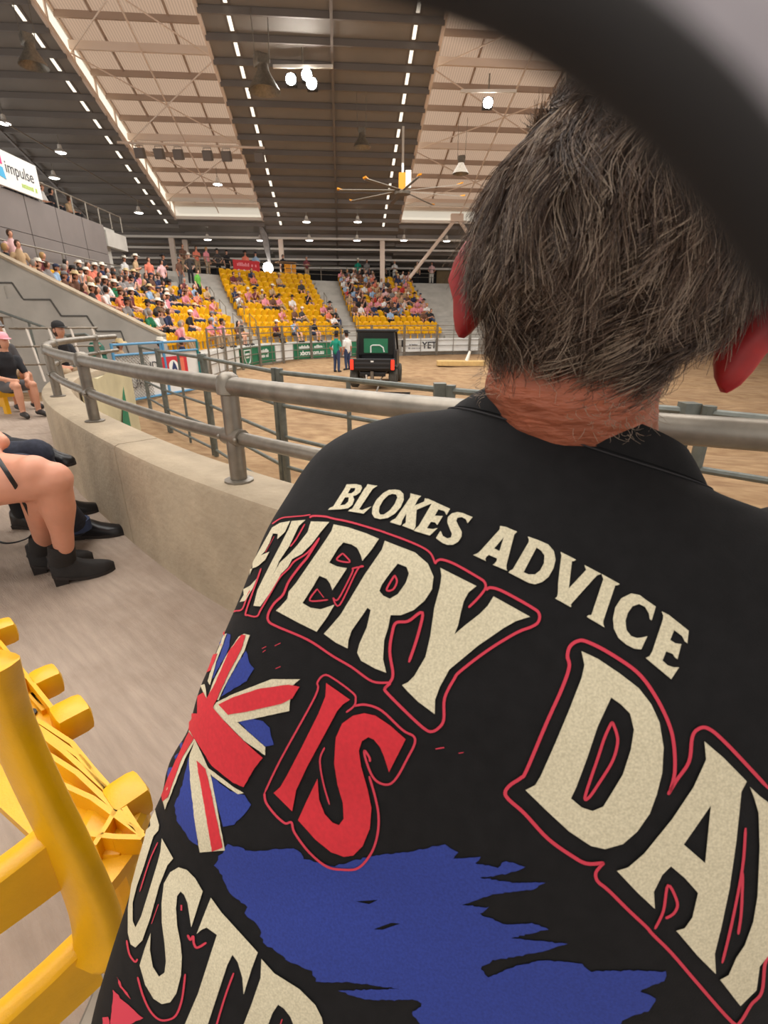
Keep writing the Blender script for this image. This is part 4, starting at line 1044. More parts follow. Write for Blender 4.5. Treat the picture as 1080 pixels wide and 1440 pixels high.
# two cowboys and the timber block
p = atz(474, 524, -1.1); person('std2', (p.x, p.y, -1.1), math.radians(150), 'teal', 'blue', 'cowboy', 'black', 'skin_b', 1.03, 'cowboy in teal shirt and jeans standing left of the utility vehicle', 'arena cowboys')
p = atz(489, 521, -1.1); person('std0', (p.x, p.y, -1.1), math.radians(230), 'white', 'blue', 'cowboy', 'black', 'skin_b', 1.03, 'cowboy in white shirt and black hat beside the teal-shirted one', 'arena cowboys')
q = atz(648, 514, -1.1); tb = empty('timber_ramp', (q.x, q.y, -1.1), -.05); tag(tb, 'low timber block on the dirt right of the utility vehicle', 'timber block')
for k in range(3): MB().rbox((0, k * .28 - .28, .13), (2.6, .26, .24), .02).build('plank', 'timber', tb)
MB().tube([(.3, 0, .25), (.45, 0, .75)], [.1, .06], 8).build('white_peg', 'text_white', tb)

# ------------------------------------------------------------------ concourse fittings
def on(s, o, z): p, h, nn = path(s, o); return Vector((p.x, p.y, z)), h, nn
ZC = zrow(11)
cr = empty('concourse_railing', (-6, 40, ZC)); tag(cr, 'grey pipe railing along the concourse above the corner and far stands', 'railing'); o_ = Vector((-6, 40, ZC))
for z in (.45, .75, 1.05):
    MB().tube([tuple(on(s, 8.35, ZC + z)[0] - o_) for s in srange(SA + 1.8, SC_ + 1.5)], .025, 6).build('hand_rail', 'galv', cr, smooth=True)
s = SA + 1.8
while s < SC_ + 1.5:
    q = on(s, 8.35, ZC)[0] - o_; MB().bar(q, q + Vector((0, 0, 1.05)), .028, 6).build('post', 'galv', cr); s += 1.4
for nm, sA_, sk in (('first', SA, SKA), ('second', SB, SKB)):
    for side in (-.6, .6):
        q0 = on(sA_ + side, .4, 0)[0]; e = empty('aisle_handrail', (q0.x, q0.y, zrow(0))); tag(e, 'grey handrail on the %s side of the %s stair aisle' % ('left' if side < 0 else 'right', nm), 'handrail', 'stair aisle handrails')
        o_ = e.location.copy(); o_ = Vector((q0.x, q0.y, zrow(0)))
        for k in range(1, 7, 2):
            A = on(sA_ + side + sk * k, k * TREAD + .1, zrow(k) + .85)[0] - o_; B = on(sA_ + side + sk * (k + 1), (k + 1) * TREAD + .1, zrow(k + 1) + .85)[0] - o_
            MB().tube([A - Vector((0, 0, .85)), A, B, B - Vector((0, 0, .85))], .022, 6).build('hoop', 'galv', e)
sR = s_for(347, 8.25, ZC + .5); q, h, nn = on(sR, 8.2, ZC + .28)
rb = empty('red_banner', q, h); tag(rb, 'red banner with white writing on the concourse railing', 'banner')
MB().box((0, 0, .3), (2.1, .02, .95)).build('cloth', 'banner_red', rb)
blurred_word('lettering', 1.5, .3, 'pink_print', rb, (0, -.015, .48), (math.pi / 2, 0, 0), 9); blurred_word('small_lettering', 1.5, .14, 'text_white', rb, (0, -.015, .12), (math.pi / 2, 0, 0), 7)
sF = s_for(384, 9.0, ZC + 1); q, h, nn = on(sF, 9.2, ZC)
ff = empty('feather_flag', q, h); tag(ff, 'grey feather flag on a pole beside the cream column', 'flag')
MB().tube([(0, 0, 0), (0, 0, 2.2), (-.1, 0, 3.0), (-.4, 0, 3.45), (-.7, 0, 3.55)], .025, 6).build('pole', 'black', ff)
MB().prism([(0.02, .9), (.0, 2.2), (-.1, 3.0), (-.4, 3.45), (-.72, 3.55), (-.66, 3.0), (-.42, 1.9), (-.2, 1.1)], 'Y', -.01, .01).build('sail', 'flag_cloth', ff)
sF = s_for(386, 8.0, ZC + .5); q, h, nn = on(sF, 8.9, ZC)
lp = empty('floodlight_stand', q, h); tag(lp, 'bright white floodlight on a stand behind the corner stand', 'lamp')
MB().bar((0, 0, 0), (0, 0, .7), .03, 6).build('stand', 'black', lp); MB().lathe([(0, 0), (.36, 0), (.4, .12), (0, .16)], (0, -.1, .75), 18, axis='Y').build('lamp_head', 'lamp', lp)
sF = s_for(408, 9.0, ZC + .5); q, h, nn = on(sF, 9.0, ZC)
bn = empty('wheelie_bin', q, h); tag(bn, 'orange wheelie bin with brown lid beside the floodlight', 'bin')
MB().box((0, 0, .55), (.8, .6, 1.1), taper=1.12).build('bin_body', 'orange', bn); MB().rbox((-.25, 0, 1.2), (1.5, .7, .1), .03).build('bin_lid', 'rust', bn)
# ladder and barrier rails left of the blue gate
br = empty('stair_handrail', (-8.0, 11.5, 0)); tag(br, 'dark handrail sloping down in front of the concrete end wall', 'handrail')
A, B, C_, E_ = at(0, 438, 14), at(95, 472, 12.5), at(120, 470, 12.2), at(135, 478, 12.0)
MB().tube([tuple(v - Vector((-8, 11.5, 0))) for v in (A, B, C_, E_, E_ - Vector((0, 0, 1.0)))], .035, 8).build('hand_rail', 'galv_dark', br, smooth=True)
for v in (at(40, 452, 13.5), B): MB().bar(v - Vector((-8, 11.5, 0)), (v.x + 8, v.y - 11.5, 0), .03, 6).build('post', 'galv_dark', br)
q = at(62, 500, 10.5); ba = empty('crowd_barrier', (q.x, q.y, 0), .25); tag(ba, 'silver barrier rails behind the family on the walkway', 'barrier')
for z in (.35, .7, 1.05): MB().bar((-.5, 0, z), (1.1, 0, z), .025, 6).build('rail', 'galv', ba)
for x in (-.5, -.1, .3, .7, 1.1): MB().bar((x, 0, 0), (x - .1, 0, 1.05), .022, 6).build('upright', 'white_steel', ba)

# ------------------------------------------------------------------ ceiling fan, lamps, loudspeakers
fc = at(566, 270, 31.0); fe = empty('ceiling_fan', fc); tag(fe, 'huge eight-bladed ceiling fan with yellow motor and blade tips', 'fan')
MB().bar((0, 0, .6), (0, 0, roof_z(31) - fc.z - .2), .06, 8).build('drop_rod', 'white_steel', fe)
MB().box((0, 0, .45), (.42, .42, .8)).build('motor', 'orange', fe); MB().box((.3, -.1, .55), (.3, .3, .8)).build('drive_box', 'white_steel', fe)
MB().lathe([(0, -.12), (.42, -.12), (.45, .0), (.3, .08), (0, .08)], (0, 0, 0), 16).build('hub', 'galv', fe)
for k in range(8):
    a = k * math.pi / 4 + .2; c, s = math.cos(a), math.sin(a)
    b = MB().add([(x * c - y * s, x * s + y * c, z) for x, y, z in ((.3, -.1, .0), (3.45, -.09, -.1), (3.45, .09, -.06), (.3, .1, .05), (.3, -.1, .03), (3.45, -.09, -.07), (3.45, .09, -.03), (.3, .1, .08))],
                 [(0, 1, 2, 3), (7, 6, 5, 4), (0, 4, 5, 1), (1, 5, 6, 2), (2, 6, 7, 3), (3, 7, 4, 0)]).build('blade', 'galv', fe)
    MB().add([(x * c - y * s, x * s + y * c, z) for x, y, z in ((3.3, -.09, -.09), (3.55, -.09, -.06), (3.55, .09, -.02), (3.3, .09, -.06), (3.3, -.09, -.05), (3.57, -.09, .0), (3.57, .09, .05), (3.3, .09, -.02))],
             [(0, 1, 2, 3), (7, 6, 5, 4), (0, 4, 5, 1), (1, 5, 6, 2), (2, 6, 7, 3), (3, 7, 4, 0)]).build('blade_tip', 'orange', b)
LB = [(85, 213, 'lower high-bay lamp of the two left of the bright left bay'), (76, 249, 'high-bay lamp just above the impulse sign'), (6, 172, 'high-bay lamp at the left picture edge'), (195, 298, 'high-bay lamp at the end of the upper deck'),
      (306, 258, 'lone high-bay lamp in the bright left bay'), (431, 311, 'left lamp of the upper far pair, right of the flag column'), (503, 311, 'right lamp of the upper far pair, below the fan'), (435, 337, 'lower far lamp right of the flag column'),
      (502, 337, 'lower far lamp left of the fan column'), (568, 337, 'far lamp beside the raking prop'), (366, 337, 'far lamp left of the flag column'), (292, 336, 'far lamp above the red banner, leftmost'), (628, 338, 'far lamp near the man\'s left ear')]
for u, v, lb in LB:
    p = at_roof(u, v, .75); e = empty('high_bay_lamp', p); tag(e, lb, 'lamp', 'high-bay lamps'); k = 1.0
    MB().lathe([(.05, .32), (.09, .3), (.12, .12), (.3, -.02), (.3, -.06), (.26, -.06)], (0, 0, 0), 14).build('reflector', 'white_steel', e)
    MB().lathe([(0, -.09), (.2, -.08), (.27, -.05), (0, -.04)], (0, 0, 0), 14).build('lens', 'lamp', e); MB().bar((0, 0, .3), (0, 0, .8), .02, 5).build('hanger', 'galv', e)
for u, v, lb, n in ((427, 112, 'bright floodlight cluster in the middle of the dark centre bay', 3), (686, 145, 'bright floodlight in the right bay beside the man\'s hair', 1)):
    p = at_roof(u, v, 1.1); e = empty('floodlight', p); tag(e, lb, 'floodlight')
    MB().beam((-1.3, 0, .45), (1.3, 0, .45), .1, .12).build('mounting_bar', 'white_steel', e); MB().bar((0, 0, .45), (0, 0, 1.1), .04, 6).build('hanger', 'galv', e)
    for k in range(n):
        x, z = ((-.55, 0, ), (.15, .15), (.35, -.15))[k] if n > 1 else (0, 0)
        h_ = MB().box((x, .1, z), (.46, .3, .4)).build('lamp_housing', 'black', e); MB().lathe([(0, 0), (.2, 0), (.22, .05), (0, .06)], (x, -.1, z), 14, axis='Y').build('lens', 'lamp_strong', h_)
p0, p1 = at_roof(165, 200, .8), at_roof(372, 208, .8)
pb = empty('lighting_bar', p0); tag(pb, 'horizontal pale pipe across the bright left bay carrying grey floodlights', 'lighting bar')
MB().bar((0, 0, 0), p1 - p0, .06, 8).build('pipe', 'beam_warm', pb)
for k, f in enumerate((.14, .27, .40, .60, .73, .96)):
    q = (p1 - p0) * f; e = empty('unlit_floodlight', p0 + q - Vector((0, .0, .12))); tag(e, '%s unlit grey floodlight from the left on the pale pipe' % ('first' if k == 0 else ORD[k]), 'floodlight', 'unlit floodlights')
    MB().rbox((0, 0, -.32), (.5, .3, .46), .04, (.3, 0, 0)).build('housing', 'purlin', e); MB().box((0, -.17, -.36), (.42, .03, .38), (.3, 0, 0)).build('lens', 'panel_grey', e); MB().tube([(-.2, 0, -.3), (-.2, 0, .02), (.2, 0, .02), (.2, 0, -.3)], .02, 5).build('bracket', 'galv', e)
for u, v, sc2, lb, rz in ((371, 113, 1.5, 'grey loudspeaker horn hanging near the left skylight slots', .6), (509, 199, 1.0, 'silver loudspeaker dish hanging in the centre bay', 0), (648, 237, 1.0, 'white loudspeaker hanging beside the man\'s hair', -.4), (45, 80, 1.2, 'loudspeaker hanging on the cable in the dark left bay', .9)):
    p = at_roof(u, v, 2.2); e = empty('loudspeaker', p, rz); tag(e, lb, 'loudspeaker', 'hanging loudspeakers'); e.scale = (sc2,) * 3
    MB().lathe([(.14, .35), (.16, .2), (.42, -.2), (.44, -.24), (.38, -.2), (.1, .15)], (0, 0, 0), 16).build('horn', 'galv', e, smooth=True)
    MB().rbox((0, .1, .45), (.34, .34, .3), .05).build('driver', 'galv', e)
    for sx in (-.2, .2): MB().bar((sx, 0, .4), (sx * 1.2, 0, 2.2 / sc2), .012, 4).build('hanging_wire', 'galv', e)
# ------------------------------------------------------------------ the man in front: T-shirt surface
from mathutils import noise as mnoise
def nv(v): return Vector(v).normalized()
SP = nv((.37, .245, .9)); RX = Vector((.86, -.40, -.34)); RX = (RX - SP * RX.dot(SP)).normalized(); BK = RX.cross(SP)
if BK.y > 0: BK = -BK
N0 = Vector((.16, .405, 1.105))
TAB = [(-.015, 0, .080, .080, .068, .07, 0), (.012, 0, .105, .105, .075, .075, .008), (.035, 0, .15, .15, .085, .08, .03), (.065, 0, .186, .20, .1, .09, .055), (.10, 0, .208, .24, .115, .10, .06),
       (.16, .005, .218, .265, .128, .11, .045), (.25, .005, .219, .28, .133, .12, .02), (.35, 0, .226, .29, .13, .13, 0), (.45, 0, .229, .30, .13, .15, 0), (.55, 0, .220, .30, .135, .17, 0), (.66, 0, .209, .30, .145, .18, 0)]
def tab_at(f):
    i = min(int(f), len(TAB) - 2); t = f - i; out = []
    for k in range(7):
        p0, p1, p2, p3 = (TAB[max(i - 1, 0)][k], TAB[i][k], TAB[i + 1][k], TAB[min(i + 2, len(TAB) - 1)][k])
        out.append(0.5 * ((2 * p1) + (-p0 + p2) * t + (2 * p0 - 5 * p1 + 4 * p2 - p3) * t * t + (-p0 + 3 * p1 - 3 * p2 + p3) * t ** 3))
    return out
def shirt_ring(f, n=128, grow=0.0, fold=True):
    d, bk, al, ar, bb, bf, lift = tab_at(f); c = N0 - SP * d + BK * bk; ring = []
    for j in range(n):
        a = 2 * math.pi * j / n; ct, st = math.cos(a), math.sin(a); e = .82
        x = math.copysign(abs(ct) ** e, ct) * (ar if ct > 0 else al); y = math.copysign(abs(st) ** e, st) * (bb if st > 0 else bf)
        p = c + RX * x + BK * y
        if ct > 0: p = p + SP * (lift * ct ** 1.5)
        nrm = (RX * (ct / max(al, .01)) + BK * (st / max(bb, .01))).normalized()
        w = 0.0
        if fold and f > .8:
            k = min(1, (f - .8) * .6)
            q = Vector((x * 7, d * 10, y * 7)); w += k * .0032 * mnoise.noise(q)
            w += k * .0032 * math.sin(d * 62 + x * 26 + 5 * mnoise.noise(q * .7)) * max(0, mnoise.noise(Vector((x * 5 + 3, d * 6, 7))) + .25)
        ring.append(p + nrm * (grow + w))
    return ring
mb = MB(); NF = 110
rings = [shirt_ring((len(TAB) - 1) * i / NF) for i in range(NF + 1)]
mb.loft(rings, caps=False)
M['shirt'] = mat('black_cotton', rgb(19, 18, 19), 0.9, vary=0.25, scale=90, bump=0.12, bscale=900, spec=0.3)
man = empty('person', (.02, .30, 0)); tag(man, 'man in a black printed T-shirt seated with his back to the camera', 'person')
def keep(o, par):       # parent without moving
    o.parent = par; o.matrix_parent_inverse = par.matrix_world.inverted(); return o
bpy.context.view_layer.update()
MI = Matrix.Translation((-.02, -.30, 0))
def man_part(mbx, name, mats, par=None, smooth=True):
    o = mbx.build(name, mats, None, smooth); o.data.transform(MI); o.parent = par or man; return o
# sleeves
def sleeve(sh, el, r0, r1, side):
    P = [sh + (el - sh) * t for t in (-.15, .15, .4, .62, .64)]
    mb.tube(P, [r0 * .7, r0, r0 * .98, r1, r1 * .93], 24, caps=True)
SHL = N0 - RX * .12 - SP * .13; SHR = N0 + RX * .20 - SP * .05
ELL = Vector((.10, .64, .80)); ELR = Vector((.46, .56, .80))
sleeve(SHL, ELL, .066, .066, -1); sleeve(SHR, ELR, .085, .078, 1)
SHIRT_V = [tuple(v) for v in mb.v]; SHIRT_F = list(mb.f)
BV = BVHTree.FromPolygons([Vector(v) for v in SHIRT_V], SHIRT_F)
tee = man_part(mb, 't_shirt', 'shirt')
tee['label'] = 'black cotton T-shirt with printed back'
col_ = MB().loft([shirt_ring(f, 96, g, False) for f, g in ((-.0, -.001), (.0, .0035), (.35, .0045), (.75, .004), (.95, .001))], caps=False)
man_part(col_, 'collar', 'shirt', tee)
# stitched seam just below the collar and across the shoulders
man_part(MB().tube([shirt_ring(1.05, 96, .0012, False)[j] for j in range(96)], .0006, 5, closed=True), 'collar_stitching', 'stitch', tee)

# ------------------------------------------------------------------ print on the back, laid onto the cloth
def cast(u, v, lift):
    d = ray_dir(u, v).normalized(); hit, nr, ix, ds = BV.ray_cast(CAMP, d)
    if hit is None: return None
    if nr.dot(d) > 0: nr = -nr
    return hit + nr * lift
def inside(p, poly):
    x, y = p; c = False; n = len(poly); j = n - 1
    for i in range(n):
        xi, yi = poly[i]; xj, yj = poly[j]
        if (yi > y) != (yj > y) and x < (xj - xi) * (y - yi) / (yj - yi) + xi: c = not c
        j = i
    return c
def dens(poly, step):
    out = []
    for i in range(len(poly)):
        a, b = poly[i], poly[(i + 1) % len(poly)]; L = math.hypot(b[0] - a[0], b[1] - a[1]); n = max(1, int(L / step))
        out += [(a[0] + (b[0] - a[0]) * k / n, a[1] + (b[1] - a[1]) * k / n) for k in range(n)]
    return out
def lay(name, polys, matname, lift, par, step=7.0, grid=9.0):
    """polys: list of (outer, [holes]) in photo pixels; builds the print as a skin on the cloth"""
    mbx = MB()
    for outer, holes in polys:
        o_ = dens(outer, step); hs = [dens(h, step) for h in holes]
        vs = [Vector(p) for p in o_]; ed = [(i, (i + 1) % len(o_)) for i in range(len(o_))]
        for h in hs:
            b = len(vs); vs += [Vector(p) for p in h]; ed += [(b + i, b + (i + 1) % len(h)) for i in range(len(h))]
        xs = [p[0] for p in o_]; ys = [p[1] for p in o_]
        x = min(xs) + grid / 2
        while x < max(xs):
            y = min(ys) + grid / 2
            while y < max(ys):
                if inside((x, y), o_) and not any(inside((x, y), h) for h in hs): vs.append(Vector((x, y)))
                y += grid
            x += grid
        cv, ce_, cf, _, _, _ = geometry.delaunay_2d_cdt(vs, ed, [], 0, 1e-4)
        W = [cast(p.x, p.y, lift) for p in cv]; idx = {}; V = []; F_ = []
        for f in cf:
            cx = sum(cv[i].x for i in f) / len(f); cy = sum(cv[i].y for i in f) / len(f)
            if not inside((cx, cy), o_) or any(inside((cx, cy), h) for h in hs): continue
            if any(W[i] is None for i in f): continue
            if max((W[i] - W[f[0]]).length for i in f) > .06: continue
            t = []
            for i in f:
                if i not in idx: idx[i] = len(V); V.append(W[i])
                t.append(idx[i])
            F_.append(tuple(t))
        mbx.add(V, F_)
    if not mbx.f: return None
    o = mbx.build(name, matname, None, True)
    # faces outwards
    me = o.data; me.transform(MI); o.parent = par
    return o
def Z(ox, oy, s, pts): return [(ox + x / s, oy + y / s) for x, y in pts]
def stroke(pts, w):
    P = [Vector((p[0], p[1], 0)) for p in pts]; P = spline([tuple(p) for p in P], 5) if len(P) > 2 else P
    L, R_ = [], []
    for i, p in enumerate(P):
        t = (P[min(i + 1, len(P) - 1)] - P[max(i - 1, 0)]); t = t.normalized() if t.length > 1e-6 else Vector((1, 0, 0))
        n = Vector((-t.y, t.x, 0)); k = w / 2 * (.55 if i in (0, len(P) - 1) else 1)
        L.append(p + n * k); R_.append(p - n * k)
    return L, R_
def lay_strokes(name, lines, w, matname, lift, par):
    mbx = MB()
    for ln in lines:
        ww = w
        if isinstance(ln, tuple): ln, ww = ln
        L, R_ = stroke(ln, ww); a = [cast(p.x, p.y, lift) for p in L]; b = [cast(p.x, p.y, lift) for p in R_]
        for i in range(len(a) - 1):
            q = (a[i], a[i + 1], b[i + 1], b[i])
            if any(x is None for x in q) or max((x - q[0]).length for x in q) > .05: continue
            mbx.add(q, [(0, 1, 2, 3)])
    o = mbx.build(name, matname, None, True); o.data.transform(MI); o.parent = par; return o
def rough(poly, amp, step, seed):
    r = random.Random(seed); return [(x + r.uniform(-amp, amp), y + r.uniform(-amp * .5, amp * .5)) for x, y in dens(poly, step)]
M['print_cream'] = mat('cream_print', rgb(224, 214, 184), 0.75, vary=0.10, scale=700, bump=0.05, bscale=500, col2=rgb(196, 186, 156))
M['print_red'] = mat('red_print', rgb(206, 40, 52), 0.8, vary=0.08, scale=300)
M['print_outline'] = mat('coral_red_print', rgb(206, 56, 76), 0.8)
M['print_blue'] = mat('blue_print_ink', rgb(40, 58, 140), 0.85, vary=0.15, scale=600)
Za = lambda p: Z(460, 670, 4.909, p); Zb = lambda p: Z(660, 730, 6.75, p); Zc = lambda p: Z(780, 790, 5.4, p); Zd = lambda p: Z(320, 710, 4.909, p)
Ze = lambda p: Z(440, 740, 4.5, p); Zf = lambda p: Z(530, 770, 4.5, p); Zg = lambda p: Z(700, 890, 4.0, p); Zh = lambda p: Z(860, 1010, 3.35, p)
Zi = lambda p: Z(360, 930, 4.5, p); Zj = lambda p: Z(290, 1160, 1.612, p); Zk = lambda p: Z(140, 1160, 5.143, p); Zl = lambda p: Z(240, 1240, 4.5, p); Zm = lambda p: Z(140, 860, 3.375, p)
LET = [  # one entry per printed letter
 [(Za([(140,60),(205,58),(240,66),(246,85),(232,115),(205,135),(183,142),(192,165),(180,200),(150,225),(100,232),(12,236),(25,222),(48,212),(128,85)]), [Za([(168,86),(200,84),(196,104),(172,122),(148,122)]), Za([(128,150),(155,150),(150,180),(128,200),(95,205)])])],
 [(Za([(283,58),(352,70),(335,80),(318,92),(225,232),(245,238),(275,225),(310,212),(255,262),(150,245),(158,236),(178,228),(262,90),(275,75)]), [])],
 [(Za([(470,95),(505,100),(530,125),(532,165),(512,215),(470,262),(420,292),(370,300),(330,290),(313,262),(318,215),(345,165),(390,120),(430,98)]), [Za([(455,125),(480,130),(488,150),(470,195),(435,240),(395,268),(370,268),(360,250),(365,215),(390,170),(425,135)])])],
 [(Za([(578,122),(652,140),(630,160),(608,205),(672,178),(676,155),(745,178),(720,192),(620,235),(612,350),(600,375),(520,345),(528,335),(545,325),(548,262),(520,310),(515,335),(505,342),(437,320),(450,308),(475,295),(575,150)]), [])],
 [(Za([(690,155),(850,228),(825,272),(812,245),(770,232),(745,275),(800,278),(762,340),(745,322),(718,318),(690,362),(730,368),(765,360),(710,412),(600,380),(612,365),(635,345),(722,195)]), [])],
 [(Za([(900,250),(940,258),(970,272),(1005,285),(970,328),(958,300),(930,285),(900,290),(892,310),(905,340),(930,385),(928,420),(905,455),(870,475),(830,476),(795,462),(752,430),(775,392),(785,380),(800,415),(830,432),(855,425),(862,400),(845,360),(830,320),(835,285),(860,260)]), [])],
 [(Zb([(290,70),(345,80),(452,125),(425,150),(350,440),(350,475),(360,495),(222,438),(238,425),(255,405),(262,378),(185,345),(160,362),(150,385),(158,402),(35,345),(75,330),(100,310),(285,105)]), [Zb([(325,178),(285,308),(235,282)])])],
 [(Zb([(553,170),(640,200),(745,245),(800,310),(815,390),(795,470),(750,550),(690,600),(620,622),(560,608),(370,510),(385,492),(410,480),(560,225),(562,200)]), [Zb([(635,275),(680,305),(710,350),(705,420),(670,490),(620,528),(560,528),(512,508)])])],
 [([(787.7,776.7),(809.6,787.8),(806.7,789.6),(803.7,790),(799.3,827.8),(823.5,802),(821.1,795.2),(844.8,807.6),(839.3,809.4),(833.7,815),(802.2,850.2),(802.6,854.4),(780,841.9),(782.8,839.6),(784,834.4),(784.4,818.9),(788.9,781.9)], [])],
 [(Zc([(352,95),(490,172),(475,180),(455,182),(365,450),(365,475),(375,500),(240,420),(250,408),(275,405),(365,135)]), [])],
 [(Zc([(575,242),(640,255),(700,300),(762,342),(730,448),(715,435),(710,395),(680,345),(635,322),(585,340),(550,390),(532,450),(540,520),(575,565),(620,580),(660,575),(698,565),(652,665),(600,660),(540,630),(480,580),(445,510),(438,430),(455,350),(500,280)]), [])],
 [(Zc([(805,378),(860,405),(1010,525),(1000,620),(980,605),(960,565),(900,520),(870,595),(910,620),(955,625),(925,740),(905,725),(890,700),(840,680),(812,750),(850,785),(895,800),(938,800),(878,890),(685,730),(715,715),(735,680),(815,440),(818,410)]), [])],
 # EVERY
 [(Zd([(316,160),(370,128),(440,115),(405,190),(352,240),(355,203),(322,200),(300,262),(268,322),(240,350),(298,325),(270,380),(225,420),(205,432),(180,440),(160,490),(118,585),(165,560),(210,512),(185,575),(130,665),(55,680),(62,640),(75,600),(120,520),(165,430)]), [])],
 [(Zd([(450,115),(545,108),(520,130),(500,150),(435,285),(365,390),(345,440),(312,500),(330,470),(370,400),(430,345),(490,280),(560,190),(582,118),(708,122),(650,190),(590,270),(520,340),(455,375),(425,430),(375,480),(350,530),(300,610),(235,702),(188,698),(215,590),(310,400),(430,170)]), [])],
 [(Zd([(738,138),(840,160),(960,200),(1048,238),(1000,310),(935,388),(925,350),(900,300),(860,275),(805,262),(770,300),(708,400),(760,425),(830,438),(790,500),(730,590),(715,545),(690,510),(640,490),(600,560),(525,678),(580,710),(650,720),(745,688),(690,780),(622,875),(500,815),(342,730),(370,705),(420,650),(430,600),(480,540),(680,250),(725,180)]), [])],
 [(Ze([(458,95),(560,135),(650,170),(730,240),(765,320),(755,400),(710,470),(640,530),(560,562),(495,562),(480,640),(455,720),(448,840),(468,925),(400,900),(310,850),(285,800),(300,740),(345,640),(370,530),(350,515),(320,560),(250,660),(230,720),(225,772),(150,735),(75,680),(120,630),(180,560),(330,310),(440,150)]), [Ze([(540,238),(595,260),(610,300),(590,360),(540,430),(490,458),(450,440),(425,410),(440,370),(490,300)])])],
 [(Zf([(402,130),(630,245),(580,285),(550,340),(530,420),(515,490),(492,548),(560,490),(650,420),(700,370),(738,310),(968,438),(880,465),(800,510),(640,620),(520,720),(460,770),(400,880),(370,960),(368,1050),(260,970),(200,910),(162,868),(200,850),(240,810),(310,690),(340,560),(365,380),(400,250),(410,180)]), [])],
 # DAY
 [(Zg([(468,102),(560,145),(680,225),(790,310),(860,400),(905,500),(928,640),(920,780),(890,900),(850,1010),(780,1110),(700,1180),(600,1208),(520,1190),(400,1110),(280,1000),(155,878),(210,850),(240,800),(320,620),(400,430),(470,250),(485,180)]), [Zg([(635,360),(690,400),(740,450),(762,540),(745,650),(700,790),(640,890),(590,970),(530,995),(470,975),(410,925),(440,860),(500,700),(560,520)])])],
 [(Zh([(432,105),(520,180),(630,292),(605,340),(595,440),(580,580),(550,790),(510,980),(480,1100),(485,1195),(400,1110),(300,992),(340,980),(375,930),(402,815),(340,745),(275,690),(235,730),(195,810),(200,890),(120,815),(22,712),(75,695),(150,630),(280,470),(380,320),(440,190)]), [Zh([(462,405),(435,675),(335,588)])])],
 [(Zh([(645,318),(690,360),(737,395),(800,460),(790,700),(770,1060),(737,1100),(690,1160),(675,1270),(600,1345),(505,1222),(545,1200),(580,1120),(620,1060),(660,950),(680,830),(690,600),(685,440),(665,370)]), [])],
 # USTR
 [(Zk([(410,-108),(440,0),(435,40),(400,80),(380,140),(330,300),(280,440),(250,560),(250,690),(270,738),(310,660),(360,500),(430,270),(450,190),(460,95),(542,240),(500,290),(440,440),(380,660),(320,830),(270,882),(235,860),(215,780),(215,600),(240,430),(280,280),(330,110),(355,0)]), [])],
 [(Zk([(580,302),(640,320),(700,380),(755,475),(672,735),(660,660),(645,560),(620,500),(595,478),(570,510),(562,600),(570,720),(595,850),(605,950),(598,1080),(565,1210),(520,1275),(460,1288),(400,1250),(340,1150),(300,1010),(340,880),(380,775),(375,900),(395,1020),(440,1090),(480,1060),(490,980),(480,850),(460,700),(458,560),(475,420),(520,340)]), [])],
 [(Zl([(262,95),(330,190),(558,440),(520,540),(468,705),(460,600),(430,500),(398,455),(365,520),(240,900),(180,1060),(30,1060),(95,900),(180,700),(300,330),(235,285),(200,300),(172,325),(220,200)]), [])],
 [(Zl([(580,480),(660,570),(820,670),(920,770),(960,850),(970,900),(960,1060),(780,1060),(785,900),(760,840),(720,790),(685,768),(650,820),(620,900),(570,1060),(400,1060),(465,900),(520,760),(575,600)]), [])]]
for polys in LET: lay('printed_letter', polys, 'print_cream', .0012, tee)
for pts in ([(450,135),(600,240),(555,270),(520,310),(450,440),(330,660),(260,810),(235,945),(190,900),(118,828),(160,790),(200,720),(300,530),(400,330),(445,220)],
            [(690,325),(760,340),(850,400),(950,488),(845,695),(815,600),(790,540),(750,490),(715,475),(675,500),(655,560),(670,660),(710,800),(735,920),(725,1050),(680,1160),(620,1220),(560,1228),(480,1200),(380,1120),(272,1000),(330,870),(395,735),(405,870),(440,960),(490,1015),(530,1030),(560,990),(555,890),(520,770),(500,640),(510,480),(550,390),(620,340)]):
    lay('printed_letter', [(Zi(pts), [])], 'print_red', .0012, tee)['label'] = 'red printed letter'
